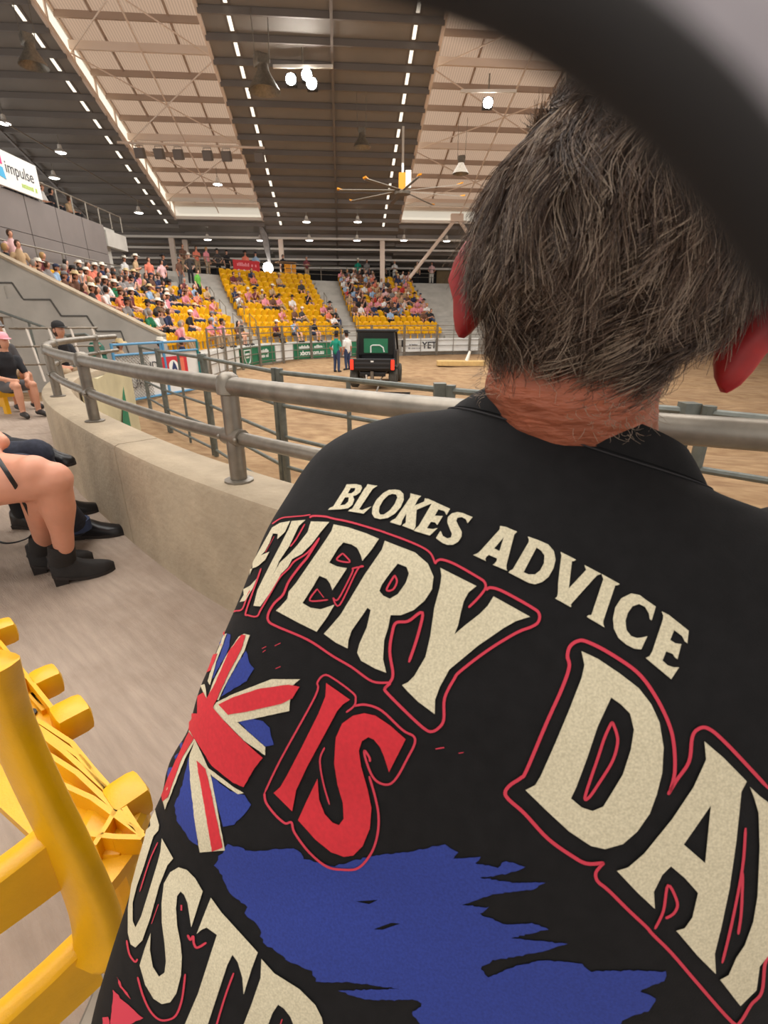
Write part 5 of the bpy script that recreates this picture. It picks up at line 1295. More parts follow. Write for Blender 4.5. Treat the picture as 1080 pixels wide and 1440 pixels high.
OUT = [(Zd([(315,135),(380,95),(460,85),(520,80),(580,72)]), 1.6), (Zd([(572,92),(600,80),(680,85),(740,100),(860,125),(1080,190)]) + Ze([(450,40),(600,95),(700,140),(750,180),(775,240)]), 2.6),
 (Zf([(368,105),(385,84),(420,80),(500,110),(640,190),(680,220),(685,260),(640,320),(580,380)]), 3.4),
 (Zf([(690,270),(720,255),(800,280),(980,380),(1025,420),(1020,470),(980,500),(880,540),(700,650),(530,780),(490,830),(430,950),(425,1080),(400,1130),(350,1160),(300,1140),(200,1050),(70,920),(55,890),(80,860),(105,800),(85,660),(100,540),(125,475),(200,465),(290,410),(260,560),(205,725)]), 4.0),
 (Zd([(20,760),(60,735),(110,720),(150,620),(205,520)]), 2.0), (Zd([(240,440),(205,540),(135,740),(150,762),(210,770),(240,720),(310,600),(370,500),(430,440),(470,390),(560,330),(640,230)]), 2.2),
 (Zd([(640,230),(560,360),(510,420),(430,530),(390,620),(330,680),(290,750),(290,800),(340,835),(560,930)]) + Ze([(130,820),(250,890),(380,980),(490,990)]) + Zf([(50,885)]), 3.2),
 (Zd([(800,335),(850,395),(760,380),(800,335)]), 2.2), (Zd([(625,580),(670,640)]), 2.2), (Zd([(625,580),(575,660),(700,655)]), 2.2), (Ze([(520,310),(535,350),(510,400),(470,400),(520,310)]), 2.6),
 (Zd([(945,425),(870,440),(865,470),(770,650),(735,640),(780,690),(900,450),(945,425)]), 2.2), (Zd([(540,135),(480,240),(440,290)]), 1.8), (Zd([(330,220),(270,330)]), 1.2),
 (Zg([(640,495),(600,580),(560,700),(490,910),(510,920),(560,850),(640,720),(670,620),(665,560),(640,495)]), 4.2),
 (Zg([(960,900),(990,780),(985,620),(955,500),(880,350),(780,220),(620,110),(500,50),(450,45),(405,75),(390,130),(400,190),(360,310),(270,510),(160,770),(130,810),(70,850),(42,890),(60,930),(150,1010),(280,1150),(420,1250),(500,1290),(595,1285)]), 5.0),
 (Zg([(595,1285),(570,1310),(548,1345),(560,1390),(620,1440)]) + Zh([(80,900),(160,975),(190,1010),(280,1100),(400,1240),(560,1420),(600,1420),(650,1340),(700,1280),(715,1150),(737,1110)]), 4.6),
 (Zh([(262,355),(300,290),(360,200),(375,90),(400,50),(450,45),(540,120),(737,330)]), 5.0), (Zh([(200,985),(240,900),(262,780),(305,860),(290,910),(250,935)]), 4.0),
 (Zh([(625,510),(610,700),(560,960),(515,1145)]), 4.0), (Zh([(612,720),(605,900),(590,1010)]), 4.0),
 (Zi([(60,830),(160,620),(380,220),(395,130),(440,85),(500,110),(620,200),(635,240),(625,280),(575,320)]), 2.6), (Zi([(625,280),(700,272),(800,310),(930,430),(1000,470),(1005,520),(960,610),(900,720),(850,770),(790,765),(740,720),(700,620),(690,560),(720,600),(725,630)]), 3.2),
 (Zi([(60,830),(70,890),(130,970),(190,1020),(230,1015),(250,1080),(340,1200),(450,1290),(550,1310),(650,1300),(730,1210),(770,1100),(780,980),(760,860),(720,720)]), 3.2), (Zi([(440,540),(410,620),(430,760),(470,900)]), 2.4),
 (Zk([(430,125),(370,260),(300,480)]), 1.6), (Zk([(205,830),(225,930),(265,985),(285,965)]), 2.6), (Zk([(285,1095),(320,1220),(370,1330),(430,1395),(490,1405),(560,1370),(605,1250),(628,1070)]), 2.8), (Zk([(435,570),(385,710)]), 1.6),
 (Zk([(645,790),(665,825),(685,800),(690,850),(715,882),(780,845)]), 3.2), (Zl([(405,570),(350,720),(290,920)]), 2.6), (Zl([(710,860),(690,920)]), 3.0), (Zk([(600,575),(600,615)]), 4.0),
 ([(370,912),(376,909)], 1.6), ([(388,908),(396,904)], 1.6), ([(371,917),(375,914)], 1.4), ([(389,940),(396,937)], 1.6), ([(613,1052),(625,1050)], 3.0), ([(645,1058),(652,1057)], 2.0)]
lay_strokes('red_outline', OUT, 3, 'print_outline', .0011, tee)
fl_ = [('flag_blue', 'print_blue', .0006, [[(590,100),(625,110),(615,180),(545,310),(520,330),(560,200)], [(700,185),(712,240),(735,270),(700,330),(580,405),(605,340),(670,230)], [(660,520),(720,505),(780,520),(808,550),(830,630),(790,640),(700,560)],
          [(530,775),(620,850),(690,870),(720,915),(690,960),(640,1010),(590,1020),(560,920)], [(430,690),(440,800),(455,900),(470,1110),(430,1080),(370,990),(360,920),(390,840)], [(340,650),(400,620),(330,790),(320,740)], [(395,520),(420,480),(400,560)]]),
       ('flag_white', 'print_cream', .0009, [[(545,330),(610,200),(665,120),(690,105),(718,112),(690,190),(590,370),(570,420),(515,415)], [(560,430),(640,390),(820,320),(955,320),(920,350),(905,445),(905,470),(650,525),(600,520),(538,460)],
          [(538,460),(600,520),(660,525),(790,640),(790,680),(690,610)], [(460,610),(520,740),(640,830),(690,860),(660,865),(540,780),(470,690)], [(460,610),(530,760),(600,1130),(480,1140),(455,980),(435,800),(430,690)], [(480,310),(500,310),(515,415),(470,330)],
          [(430,560),(460,610),(410,700),(315,940),(305,890),(340,800),(420,600)], [(340,640),(370,575),(415,520),(430,440),(440,450),(415,560)], [(610,105),(560,240),(530,350),(518,330),(560,200),(595,110)]]),
       ('flag_red', 'print_red', .0013, [[(570,440),(640,405),(760,365),(900,345),(955,355),(920,410),(870,435),(720,470),(615,488)], [(468,705),(510,745),(535,850),(590,1115),(540,1135),(500,900),(475,760)], [(430,570),(455,600),(400,690),(330,880),(305,900),(300,870),(330,790)],
          [(480,335),(515,415),(545,455),(600,520),(700,620),(780,690),(740,740),(690,830),(640,810),(540,730),(460,605),(430,560),(435,490),(450,430)], [(515,415),(560,330),(620,190),(680,110),(700,112),(680,180),(620,290),(575,390),(545,455)],
          [(345,625),(412,565),(412,585),(350,635)], [(600,90),(560,170),(515,290),(535,280),(600,120)]])]
for nm, mt, lf, pls in fl_:
    for k, pl in enumerate(pls): lay(nm, [(rough(Zm(pl), .9 if nm == 'flag_blue' else .35, 5, k), [])], mt, lf + .00002 * k, tee, 5, 8)
bl_ = [(18,90),(50,42),(100,58),(200,52),(225,75),(290,92),(380,68),(470,58),(540,42),(570,60),(560,75),(620,70),(610,85),(660,95),(680,80),(725,95),(680,110),(620,118),(700,130),(770,128),(740,145),(650,155),(580,180),(640,185),(620,200),(680,225),(740,220),(775,235),(690,255),(760,262),(820,268),(740,290),(650,305),(620,325),(640,345),(700,318),(760,305),(850,312),(870,330),(960,328),(1040,330),(1040,350),(980,375),(1020,390),(1000,420),(940,440),(930,490),(520,490),(465,425),(490,410),(480,395),(370,395),(300,375),(350,372),(440,370),(330,355),(250,355),(240,330),(190,310),(130,265),(120,230),(90,200),(95,185),(50,150),(40,120)]
lay('blue_brush_print', [(rough(Zj(bl_), 2.0, 4.5, 5), [Zj([(380,235),(420,220),(440,222),(400,236)]), Zj([(340,172),(390,168),(370,178)])])], 'print_blue', .0006, tee, 6, 10)
for pl in ([(105,1190),(160,1250),(210,1300),(320,1395),(220,1440),(200,1500),(80,1500),(90,1340)], [(130,1090),(170,1160),(230,1260),(150,1170)], [(30,1390),(70,1385),(90,1480),(25,1480)]):
    lay('red_brush_print', [(rough(Zk(pl), 1.2, 5, 3), [])], 'print_outline', .0007, tee, 5, 8)

# ------------------------------------------------------------------ head, neck, arms, legs of the man: one continuous body
HR = nv((.83, -.53, -.16)); HU = nv((.15, .03, .99)); HU = (HU - HR * HU.dot(HR)).normalized(); HF = HU.cross(HR)     # right, up, forward of the head
HC = Vector((.161, .393, 1.226))
def hd(x, y, z): return HC + HR * x + HF * y + HU * z
M['neck_skin'] = mat('weathered_skin', rgb(164, 94, 68), 0.5, vary=0.2, scale=55, bump=0.35, bscale=85, stretch=(.5, .5, 1.6), sss=0.15)
def creases(m):
    nt = m.node_tree; b = nt.nodes['Principled BSDF']; old = b.inputs['Normal'].links[0].from_node
    tc = nt.nodes.new('ShaderNodeTexCoord'); mp = nt.nodes.new('ShaderNodeMapping'); mp.inputs['Rotation'].default_value = (.2, .45, .3)
    w = nt.nodes.new('ShaderNodeTexWave'); w.bands_direction = 'Z'; w.wave_profile = 'SAW'; w.inputs['Scale'].default_value = 22; w.inputs['Distortion'].default_value = 7; w.inputs['Detail'].default_value = 3; w.inputs['Detail Scale'].default_value = 1.6
    bp = nt.nodes.new('ShaderNodeBump'); bp.inputs['Strength'].default_value = .5; bp.inputs['Distance'].default_value = .004
    nt.links.new(tc.outputs['Object'], mp.inputs['Vector']); nt.links.new(mp.outputs['Vector'], w.inputs['Vector']); nt.links.new(w.outputs['Fac'], bp.inputs['Height'])
    nt.links.new(old.outputs['Normal'], bp.inputs['Normal']); nt.links.new(bp.outputs['Normal'], b.inputs['Normal'])
creases(M['neck_skin'])
M['backlit_ear_skin'] = mat('backlit_ear_skin', rgb(158, 42, 44), 0.45, vary=0.15, scale=60, sss=0.5)  # deep red base colour stands in for backlight glowing through the ears
ch = [([N0 + Vector((-.01, .01, -.06)), N0 + Vector((0, .0, .0)), hd(0, -.012, -.075), hd(0, .0, -.03)], [.075, .066, .064, .07], 0),
      ([hd(0, .05, -.085), hd(0, .075, -.11)], [.05, .035], 0), ([hd(0, .095, -.0), hd(0, .112, -.035)], [.012, .016], 0),
      ([hd(-.03, .085, .018), hd(.03, .085, .018)], [.018, .018], 0), ([hd(-.022, .093, -.075), hd(.022, .093, -.075)], [.01, .01], 0)]
bl = [(tuple(hd(0, .0, .022)), (.080, .094, .098), 0)]
for S_, E_, W_2, H_2 in ((SHL, ELL, Vector((.14, .82, .70)), Vector((.16, .88, .67))), (SHR, ELR, Vector((.34, .80, .72)), Vector((.29, .88, .69)))):
    ch.append(([S_, S_.lerp(E_, .5), E_, E_.lerp(W_2, .4), W_2], [.062, .052, .043, .042, .03], 0)); ch.append(([W_2, H_2], [.034, .04], 0))
    for k in range(4):
        o_ = Vector((.012 * (k - 1.5), .0, .0)); ch.append(([H_2 + o_ * 1.6, H_2 + o_ * 1.9 + Vector((-.01, .045, -.01)), H_2 + o_ * 1.9 + Vector((-.015, .065, -.035))], [.011, .0095, .008], 0))
    ch.append(([W_2 + Vector((-.02, .02, .01)), H_2 + Vector((-.045, .02, .015)), H_2 + Vector((-.055, .05, .005))], [.014, .011, .009], 0))
PEL = Vector((.0, .36, .50))
for sx in (-1, 1):
    hp = PEL + Vector((sx * .08 + .02, .02, .0)); kn = Vector((.12 + sx * .16, .78, .53)); an = Vector((.14 + sx * .15, .72, .10)); to = Vector((.16 + sx * .17, .90, .05))
    ch.append(([hp, hp.lerp(kn, .5), kn, kn.lerp(an, .3), an], [.10, .095, .075, .072, .055], 1)); ch.append(([an + Vector((0, -.04, -.03)), an.lerp(to, .5) - Vector((0, 0, .02)), to], [.05, .05, .043], 2))
ch.append(([PEL + Vector((-.06, 0, 0)), PEL + Vector((.08, 0, 0))], [.11, .11], 1)); ch.append(([PEL, N0 - SP * .3 - BK * .02, N0 - SP * .12], [.11, .11, .09], 0))
bm_ = blob_mesh('man_body', ch, bl, .0065, ['neck_skin', 'tr_blue', 'sho_dark'], None, 4); bm_.transform(MI)
bo = link('body', bm_, man)
# ears
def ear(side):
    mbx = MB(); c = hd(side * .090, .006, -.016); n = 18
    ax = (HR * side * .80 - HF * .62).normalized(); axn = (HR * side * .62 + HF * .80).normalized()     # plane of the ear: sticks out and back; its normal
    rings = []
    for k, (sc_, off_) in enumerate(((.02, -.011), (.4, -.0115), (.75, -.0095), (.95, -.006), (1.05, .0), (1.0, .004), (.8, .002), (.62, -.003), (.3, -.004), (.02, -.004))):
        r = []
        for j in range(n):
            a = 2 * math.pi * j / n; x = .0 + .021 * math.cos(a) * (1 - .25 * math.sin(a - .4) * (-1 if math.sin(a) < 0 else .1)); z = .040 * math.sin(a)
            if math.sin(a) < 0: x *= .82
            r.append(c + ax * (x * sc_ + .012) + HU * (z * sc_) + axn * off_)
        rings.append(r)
    mbx.loft(rings, caps=True); o = man_part(mbx, 'ear', 'backlit_ear_skin'); return o
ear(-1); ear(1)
for sx in (-1, 1):
    e = MB().ball(hd(sx * .031, .083, .0), .0125, 12, 8); man_part(e, 'eye', 'text_white')
# ------------------------------------------------------------------ wavy grey-brown hair, strand by strand in locks
def hair():
    rg = random.Random(5); V = [[], [], []]; F3 = [[], [], []]
    cnt = 0
    def add_strand(pts, r0, mi):
        v = V[mi]; f = F3[mi]; base = len(v); n = len(pts)
        for i, p in enumerate(pts):
            t = (pts[min(i + 1, n - 1)] - pts[max(i - 1, 0)]).normalized(); a = t.orthogonal().normalized(); b = t.cross(a); r = r0 * (1 - .65 * i / (n - 1))
            for k in range(3):
                an = 2.094 * k; q = p + a * (r * math.cos(an)) + b * (r * math.sin(an)); v.append((q.x, q.y, q.z))
        for i in range(n - 1):
            for k in range(3):
                A = base + i * 3 + k; B = base + i * 3 + (k + 1) % 3; f.append((A, B, B + 3, A + 3))
    def skull(th, ph):   # th: angle around (0 = back), ph: elevation
        d = (-HF * math.cos(th) + HR * math.sin(th)) * math.cos(ph) + HU * math.sin(ph)
        lx, ly, lz = d.dot(HR), d.dot(HF), d.dot(HU)
        k = 1 / math.sqrt((lx / .083) ** 2 + (ly / .097) ** 2 + (lz / .101) ** 2)
        return HC + HU * .022 + d * k, nv(HR * (lx / .083 ** 2) + HF * (ly / .097 ** 2) + HU * (lz / .101 ** 2))
    nl = 0
    while nl < 1250:
        th = rg.uniform(-2.6, 2.6); ph = math.asin(rg.uniform(-.80, 1.0))
        back = abs(th)
        # hairline: lower behind the ears, higher at the nape centre; nothing over the face or ears
        low = -.80 if .40 < back < 1.15 else (-.50 - .5 * (back / .4) ** 2 * .6 if back <= .40 else (-.35 if back < 1.45 else .15))
        if ph < low or (back > 1.75 and ph < .35) or (1.25 < back < 1.75 and ph < -.15): continue
        nl += 1
        p, n = skull(th, ph)
        down = (-HU - n * (-HU).dot(n)); down = down.normalized() if down.length > .05 else -HF
        side = n.cross(down)
        sw = (mnoise.noise(p * 22) * .8 + (.35 if th < 0 else -.2)) * (.55 if ph < 0 else 1)
        if ph > .7: down = (-HF * .8 + HR * .3); down = (down - n * down.dot(n)).normalized(); side = n.cross(down)
        flow = (down * math.cos(sw) + side * math.sin(sw)).normalized()
        low_area = ph < .05 + .25 * mnoise.noise(p * 40); sidelow = ph < -.35 and back > .3
        L = rg.uniform(.046, .074) * (.95 if sidelow else (.74 if low_area else 1.0)); curl = rg.uniform(.0045, .008) * (1.2 if low_area else 1.0); ph0 = rg.uniform(0, 6.28) if low_area else mnoise.noise(p * 30) * 4; tw = rg.uniform(4.5, 7.5) * (1.5 if low_area else 1)
        lift = rg.uniform(.06, .24) + (.14 if low_area else 0) - (.12 if ph > .6 else 0); mi = rg.choices([0, 1, 2], [.42, .40, .18 if not low_area else .34])[0]
        if ph > .6: L *= .7; curl *= .6
        for k in range(15):
            q = p + side * rg.gauss(0, .0021) + down * rg.gauss(0, .0021); dd = (flow + n * (lift + rg.uniform(-.12, .12)) + side * rg.gauss(0, .05)).normalized()
            l2 = L * rg.uniform(.75, 1.12); pts = []; g = rg.uniform(.8, 1.15); p2 = ph0 + rg.gauss(0, .14); m2 = mi if rg.random() < .7 else rg.choice((0, 1, 2))
            for i in range(11):
                t = i / 10; a = p2 + tw * t
                x = q + dd * (l2 * t) + n * (-.45 * l2 * t * t * lift * 1.6 + .002) + (side * math.cos(a) + n * (.45 * math.sin(a) + .2)) * (curl * g * t ** .7)
                w = x - (HC + HU * .022); kk = math.sqrt((w.dot(HR) / .083) ** 2 + (w.dot(HF) / .097) ** 2 + (w.dot(HU) / .101) ** 2)
                if kk < 1.02: x = HC + HU * .022 + w * (1.02 / kk) if kk > 1e-6 else x
                pts.append(x)
            add_strand(pts, rg.uniform(.00026, .00042), m2); cnt += 1
    # short stray hairs on the neck, more on the right
    for k in range(260):
        u = rg.uniform(-1, 1); rightside = rg.random() < .7
        a = (rg.uniform(.25, 1.35) if rightside else rg.uniform(-1.35, -.5)); h = rg.uniform(-.10, -.05)
        p = hd(math.sin(a) * .066, -math.cos(a) * .066 - .008, h); n = nv(HR * math.sin(a) - HF * math.cos(a))
        d = nv(n * .8 - HU * rg.uniform(.2, .9) + HR * rg.uniform(-.5, .5)); L = rg.uniform(.005, .013)
        c = nv(rg.uniform(-.3, 1) * HU - n * .6 + HR * rg.uniform(-1, 1))
        add_strand([p + d * (L * t) + c * (.006 * t * t) for t in (0, .25, .5, .75, 1)], .00022, 2)
    par = None
    for mi, nm in enumerate(('hair_dark_strand', 'hair_mid_strand', 'hair_grey_strand')):
        me = bpy.data.meshes.new('hair'); me.from_pydata(V[mi], [], F3[mi]); me.materials.append(M[nm]); me.transform(MI)
        me.polygons.foreach_set('use_smooth', [True] * len(me.polygons))
        o = link('hair' if mi == 0 else 'hair_strands', me, man if mi == 0 else par); o['kind'] = 'stuff'
        if mi == 0: par = o; o['label'] = 'wavy grey-brown hair'
for n_, r_, g_, b_ in (('hair_dark_strand', 66, 49, 39), ('hair_mid_strand', 104, 82, 66), ('hair_grey_strand', 166, 146, 126)): M[n_] = mat(n_, rgb(r_, g_, b_), .42, spec=.5)
hair()
# dark scalp under the strands
sc = MB(); vs_r = []
for i in range(9):
    ph = -.62 + (1.5 + .62) * i / 8; r = []
    for j in range(28):
        th = -1.9 + 3.8 * j / 27
        if i == 0: ph_ = -.52 if abs(th) < .42 else -.62
        else: ph_ = ph
        if abs(th) > 1.2: ph_ = max(ph_, -.05 + (abs(th) - 1.2) * .6)
        d = (-HF * math.cos(th) + HR * math.sin(th)) * math.cos(ph_) + HU * math.sin(ph_)
        lx, ly, lz = d.dot(HR), d.dot(HF), d.dot(HU); k = 1.012 / math.sqrt((lx / .083) ** 2 + (ly / .097) ** 2 + (lz / .101) ** 2)
        r.append(HC + HU * .022 + d * k)
    vs_r.append(r)
sc.loft(vs_r, caps=False, closed=False); man_part(sc, 'scalp', 'hair_dark_strand')
# ------------------------------------------------------------------ yellow plastic seats beside the man
def gp(u, v, z): return atz(u, v, z)
def yellow_chair(name, label, dx, dy):
    c0 = gp(110, 1210, .45); e = empty(name, (c0.x + dx, c0.y + dy, 0)); tag(e, label, 'seat', 'yellow plastic seats beside the man'); o = Vector((c0.x, c0.y, 0))
    def L(p): return Vector(p) - o
    # upright side frame: a broad flattened bar
    path_ = [(-12, 930, .90), (12, 1008, .80), (52, 1100, .70), (96, 1190, .60), (128, 1265, .505), (140, 1318, .44), (132, 1345, .41)]
    P = [L(gp(u, v, z)) for u, v, z in path_]; W = [.024, .025, .028, .031, .036, .038, .030]
    rings = []
    P2 = spline([tuple(p) for p in P], 5)
    for i, p in enumerate(P2):
        w = W[min(i // 5, len(W) - 1)] * (1 - (i % 5) / 5) + W[min(i // 5 + 1, len(W) - 1)] * ((i % 5) / 5)
        xa = Vector((.96, -.28, 0)).normalized(); ya = Vector((.28, .96, 0)).normalized(); r = []
        for k in range(14):
            a = 2 * math.pi * k / 14; ct, st = math.cos(a), math.sin(a)
            r.append(p + xa * (math.copysign(abs(ct) ** .6, ct) * w) + ya * (math.copysign(abs(st) ** .6, st) * .016))
        rings.append(r)
    sf = MB().loft(rings).build('side_frame', 'yellow', e); smooth_mesh(sf.data, 85)
    hd_ = Vector((-.62, -.78, 0)).normalized()
    # two curved back slats
    for z0, z1, (u, v) in ((.535, .625, (85, 1150)), (.335, .43, (118, 1312))):
        s0 = L(gp(u, v, z1)); rings = []
        for k in range(9):
            t = k / 8; q = s0 + hd_ * (t * .36) + Vector((-.28, .22, 0)) * (t * t * .16); b = .016; n_ = Vector((-hd_.y, hd_.x, 0)) * b
            zt = z1 - s0.z; zb = z0 - s0.z
            sag = -.02 * math.sin(t * math.pi)
            rings.append([q + n_ + Vector((0, 0, zb)), q - n_ + Vector((0, 0, zb)), q - n_ * 1.1 + Vector((0, 0, zt - .006 + sag)), q - n_ * .6 + Vector((0, 0, zt + sag)), q + n_ * .6 + Vector((0, 0, zt + sag)), q + n_ * 1.1 + Vector((0, 0, zt - .006 + sag))])
        MB().loft(rings).build('back_slat', 'yellow', e, smooth=True)
    # far upright at the other end of the slats, standing on the floor
    s0 = L(gp(85, 1150, .625)); q = s0 + hd_ * .36 + Vector((-.28, .22, 0)) * .16
    MB().rbox((q.x, q.y, .46), (.05, .035, .92), .014, (0, 0, .9)).build('side_frame', 'yellow', e, smooth=True)
    # ribbed pan
    ZP = .43
    out = [(-60, 840), (0, 906), (40, 953), (75, 997), (100, 1043), (164, 1118), (203, 1180), (168, 1228), (140, 1262), (60, 1190), (-60, 1080)]
    bot = [L(gp(u, v, ZP)) for u, v in out]; mbp = MB(); n = len(bot)
    mbp.add([tuple(p) for p in bot] + [tuple(p - Vector((0, 0, .02))) for p in bot], [tuple(range(n)), tuple(range(2 * n - 1, n - 1, -1))] + [(i, i + n, (i + 1) % n + n, (i + 1) % n) for i in range(n)])
    pan = mbp.build('seat_pan', 'yellow', e)
    def rib(pts, h=.035, w=.004):
        Q = [L(gp(u, v, ZP + h)) for u, v in pts]; m = MB()
        for a, b in zip(Q[:-1], Q[1:]):
            m.beam(a - Vector((0, 0, h / 2)), b - Vector((0, 0, h / 2)), w * 2, h)
        m.build('rib', 'yellow', pan)
    for pts in ([(-40, 862), (0, 903), (73, 995)], [(13, 991), (60, 1017), (101, 1044), (130, 1080), (165, 1120), (201, 1177)], [(22, 1000), (110, 1062), (166, 1128)], [(30, 1012), (88, 1055), (172, 1130)], [(52, 1050), (108, 1086), (200, 1172)],
                [(82, 1100), (130, 1122), (198, 1172)], [(125, 1172), (160, 1176), (200, 1177)], [(132, 1188), (150, 1160), (168, 1128)], [(0, 975), (20, 965), (36, 951)], [(0, 925), (18, 925)], [(0, 932), (33, 950)]): rib(pts)
    for pts in ([(42, 975), (62, 998)], [(46, 973), (66, 996)]): rib(pts, .012, .005)
    MB().lathe([(0, 0), (.012, 0), (.012, .004), (0, .004)], L(gp(43, 1004, ZP + .002)), 12).build('bolt', 'black', pan)
    # rounded stop blocks along the front edge
    ang = math.atan2((gp(200, 1177, ZP) - gp(75, 997, ZP)).y, (gp(200, 1177, ZP) - gp(75, 997, ZP)).x)
    for u, v, k in ((14, 886, 1.0), (76, 955, 1.0), (112, 1004, 1.15), (192, 1118, 1.1)):
        q = L(gp(u, v, ZP + .01)); MB().rbox((q.x - .01, q.y - .01, q.z + .0), (.062 * k, .056 * k, .06), .017, (0, 0, ang)).build('stop_block', 'yellow', e, smooth=True)
    # pedestal
    q = L(gp(150, 1165, 0.43)); MB().rbox((q.x, q.y, .22), (.10, .10, .44), .02).build('pedestal', 'yellow', e); MB().rbox((q.x, q.y, .01), (.2, .2, .02), .005).build('foot_plate', 'galv', e)
    return e
yellow_chair('plastic_chair', 'large yellow plastic seat with ribbed pan in the lower left corner', 0, 0)

# ------------------------------------------------------------------ legs on the left: people seated further along the row
def shoe(parent, heel, toe, height, kind, matname='boot_leather', shaft=None, w=.048):
    """a real shoe loft from heel to toe; shaft: top point of an ankle boot"""
    heel = Vector(heel); toe = Vector(toe); d = toe - heel; Ld = Vector((d.x, d.y, 0)); Ln = Ld.length; t = Ld.normalized(); x = Vector((-t.y, t.x, 0)); hh = .045 if kind == 'boot' else .022
    rings = []; prof = [(0.0, .55, .085), (.06, .85, .10), (.2, .92, .105), (.36, .88, .095), (.52, .98, .072), (.68, 1.06, .056), (.82, .92, .046), (.93, .62, .036), (1.0, .22, .024)]
    for f, wf, hf in prof:
        lift = hh * max(0, 1 - f / .45) if f < .45 else 0
        c = heel + t * (Ln * f); r = []
        for k in range(14):
            a = 2 * math.pi * k / 14; ct, st = math.cos(a), math.sin(a)
            zz = lift + .014 + (height / .105) * hf * (max(0, st) ** .8) if st > 0 else lift + .014
            r.append(c + x * (math.copysign(abs(ct) ** .7, ct) * w * wf) + Vector((0, 0, zz)))
        rings.append(r)
    s_ = MB().loft(rings).build('boot' if kind == 'boot' else 'shoe', matname, parent, smooth=True)
    rings = [[heel + t * (Ln * f) + x * (sx * w * wf * 1.06) + Vector((0, 0, z + (hh * max(0, 1 - f / .45) if f < .45 else 0))) for sx, z in ((-1, 0), (1, 0), (1, .016), (-1, .016))] for f, wf, hf in prof]
    MB().loft(rings).build('sole', 'sho_dark', s_)
    c = heel + t * (Ln * .12); MB().box(c + Vector((0, 0, hh / 2)), (Ln * .2, w * 1.5, hh + .004), (0, 0, math.atan2(t.y, t.x)), taper=1.1).build('heel', 'sho_dark', s_)
    if shaft is not None:
        b = heel + t * (Ln * .2) + Vector((0, 0, hh + .05)); sh_ = Vector(shaft)
        rr = []
        for f in (0, .3, .6, .9, 1.0):
            p = b.lerp(sh_, f); rr.append([p + t * (math.cos(a) * (.062 - .006 * f)) + x * (math.sin(a) * (.047 - .002 * f)) + Vector((0, 0, .012 * math.cos(a) ** 2 if f > .8 else 0)) for a in [2 * math.pi * k / 16 for k in range(16)]])
        MB().loft(rr).build('boot_shaft', matname, s_, smooth=True)
    return s_
M['leg_skin'] = mat('leg_skin', rgb(214, 150, 122), 0.5, vary=0.05, scale=12, sss=0.12)
M['boot_leather'] = mat('black_suede', rgb(34, 31, 30), 0.7, vary=0.2, scale=30, bump=0.1)
M['shoe_leather'] = mat('black_polished_leather', rgb(26, 25, 27), 0.28, bump=0.08, vary=0.1, scale=14)
M['jeans'] = mat('dark_jeans', rgb(40, 44, 58), 0.9, vary=0.2, scale=60)
def head_hair(e, c, colr):
    h = link('hair', HATS['long_hair'], e); h.location = Vector(c) - e.location; h.rotation_euler = (0, 0, math.pi / 2); h.scale = (1.12, 1.12, 1.1)
    h.material_slots[0].link = 'OBJECT'; h.material_slots[0].material = M['hair_' + colr]
def row_seat(p, lb):
    o = link('stadium_chair', SEAT, None, (p.x - .1, p.y, 0)); o.rotation_euler = (0, 0, math.pi / 2 + .3); o.scale = (1.1, 1.1, 1.05); tag(o, lb, 'seat', 'yellow seats under the people at the left')
def rebase(o, base):
    for c in o.children: c.data.transform(Matrix.Translation(-Vector(base)))
def leg_person(label, base, chains, balls, mats, shoes, extra=None):
    e = empty('person', base); tag(e, label, 'person')
    b = Vector(base); me = blob_mesh('seated_legs', chains, balls, .011, mats, None, 9); me.transform(Matrix.Translation(-b)); link('body', me, e)
    for h, t, hgt, kind, mt, sh_, w in shoes:
        s_ = shoe(e, Vector(h) - b, Vector(t) - b, hgt, kind, mt, (Vector(sh_) - b) if sh_ is not None else None, w)
    return e
# woman with bare legs and black ankle boots
K1, A1 = gp(76, 674, .56), gp(90, 768, .20); K2, A2 = gp(48, 664, .60), gp(62, 758, .18); hip1 = K1 + Vector((-.62, -.10, -.02)); hip2 = hip1 + Vector((-.06, .22, .02))
h1, t1 = gp(76, 822, 0), gp(162, 799, 0); h2, t2 = gp(46, 806, 0), gp(132, 786, 0)
chs = [([hip1, hip1.lerp(K1, .5), hip1.lerp(K1, .9), K1, K1.lerp(A1, .12), K1.lerp(A1, .4), K1.lerp(A1, .75), A1], [.115, .105, .085, .078, .068, .072, .050, .046], 0),
       ([hip2, hip2.lerp(K2, .5), K2, K2.lerp(A2, .4), A2], [.115, .10, .076, .070, .046], 0),
       ([hip1 + Vector((-.02, .1, .04)), hip1 + Vector((-.06, .1, .3)), hip1 + Vector((-.03, .1, .52)), hip1 + Vector((0, .1, .6))], [.16, .15, .16, .1], 1), ([hip1 + Vector((0, .0, .0)), hip1.lerp(K1, .35)], [.125, .112], 1), ([hip2, hip2.lerp(K2, .35)], [.122, .108], 1),
       ([hip1 + Vector((0, .1, .62)), hip1 + Vector((.02, .1, .74))], [.06, .058], 0), ([hip1 + Vector((0, -.1, .5)), hip1 + Vector((.12, -.14, .26)), hip1 + Vector((.36, 0, .16))], [.065, .045, .035], 0), ([hip1 + Vector((0, .3, .5)), hip1 + Vector((.12, .32, .26)), hip1 + Vector((.36, .2, .16))], [.065, .045, .035], 0)]
wo = leg_person('person with bare legs and black ankle boots seated at the left edge', (h1.x, h1.y, 0), chs, [(tuple(hip1 + Vector((.03, .1, .86))), (.09, .1, .12), 0)], ['leg_skin', 'sh_black'],
           [(h1, t1, .115, 'boot', 'boot_leather', A1 + Vector((-.01, 0, .0)), .050), (h2, t2, .115, 'boot', 'boot_leather', A2 + Vector((0, 0, .02)), .050)])
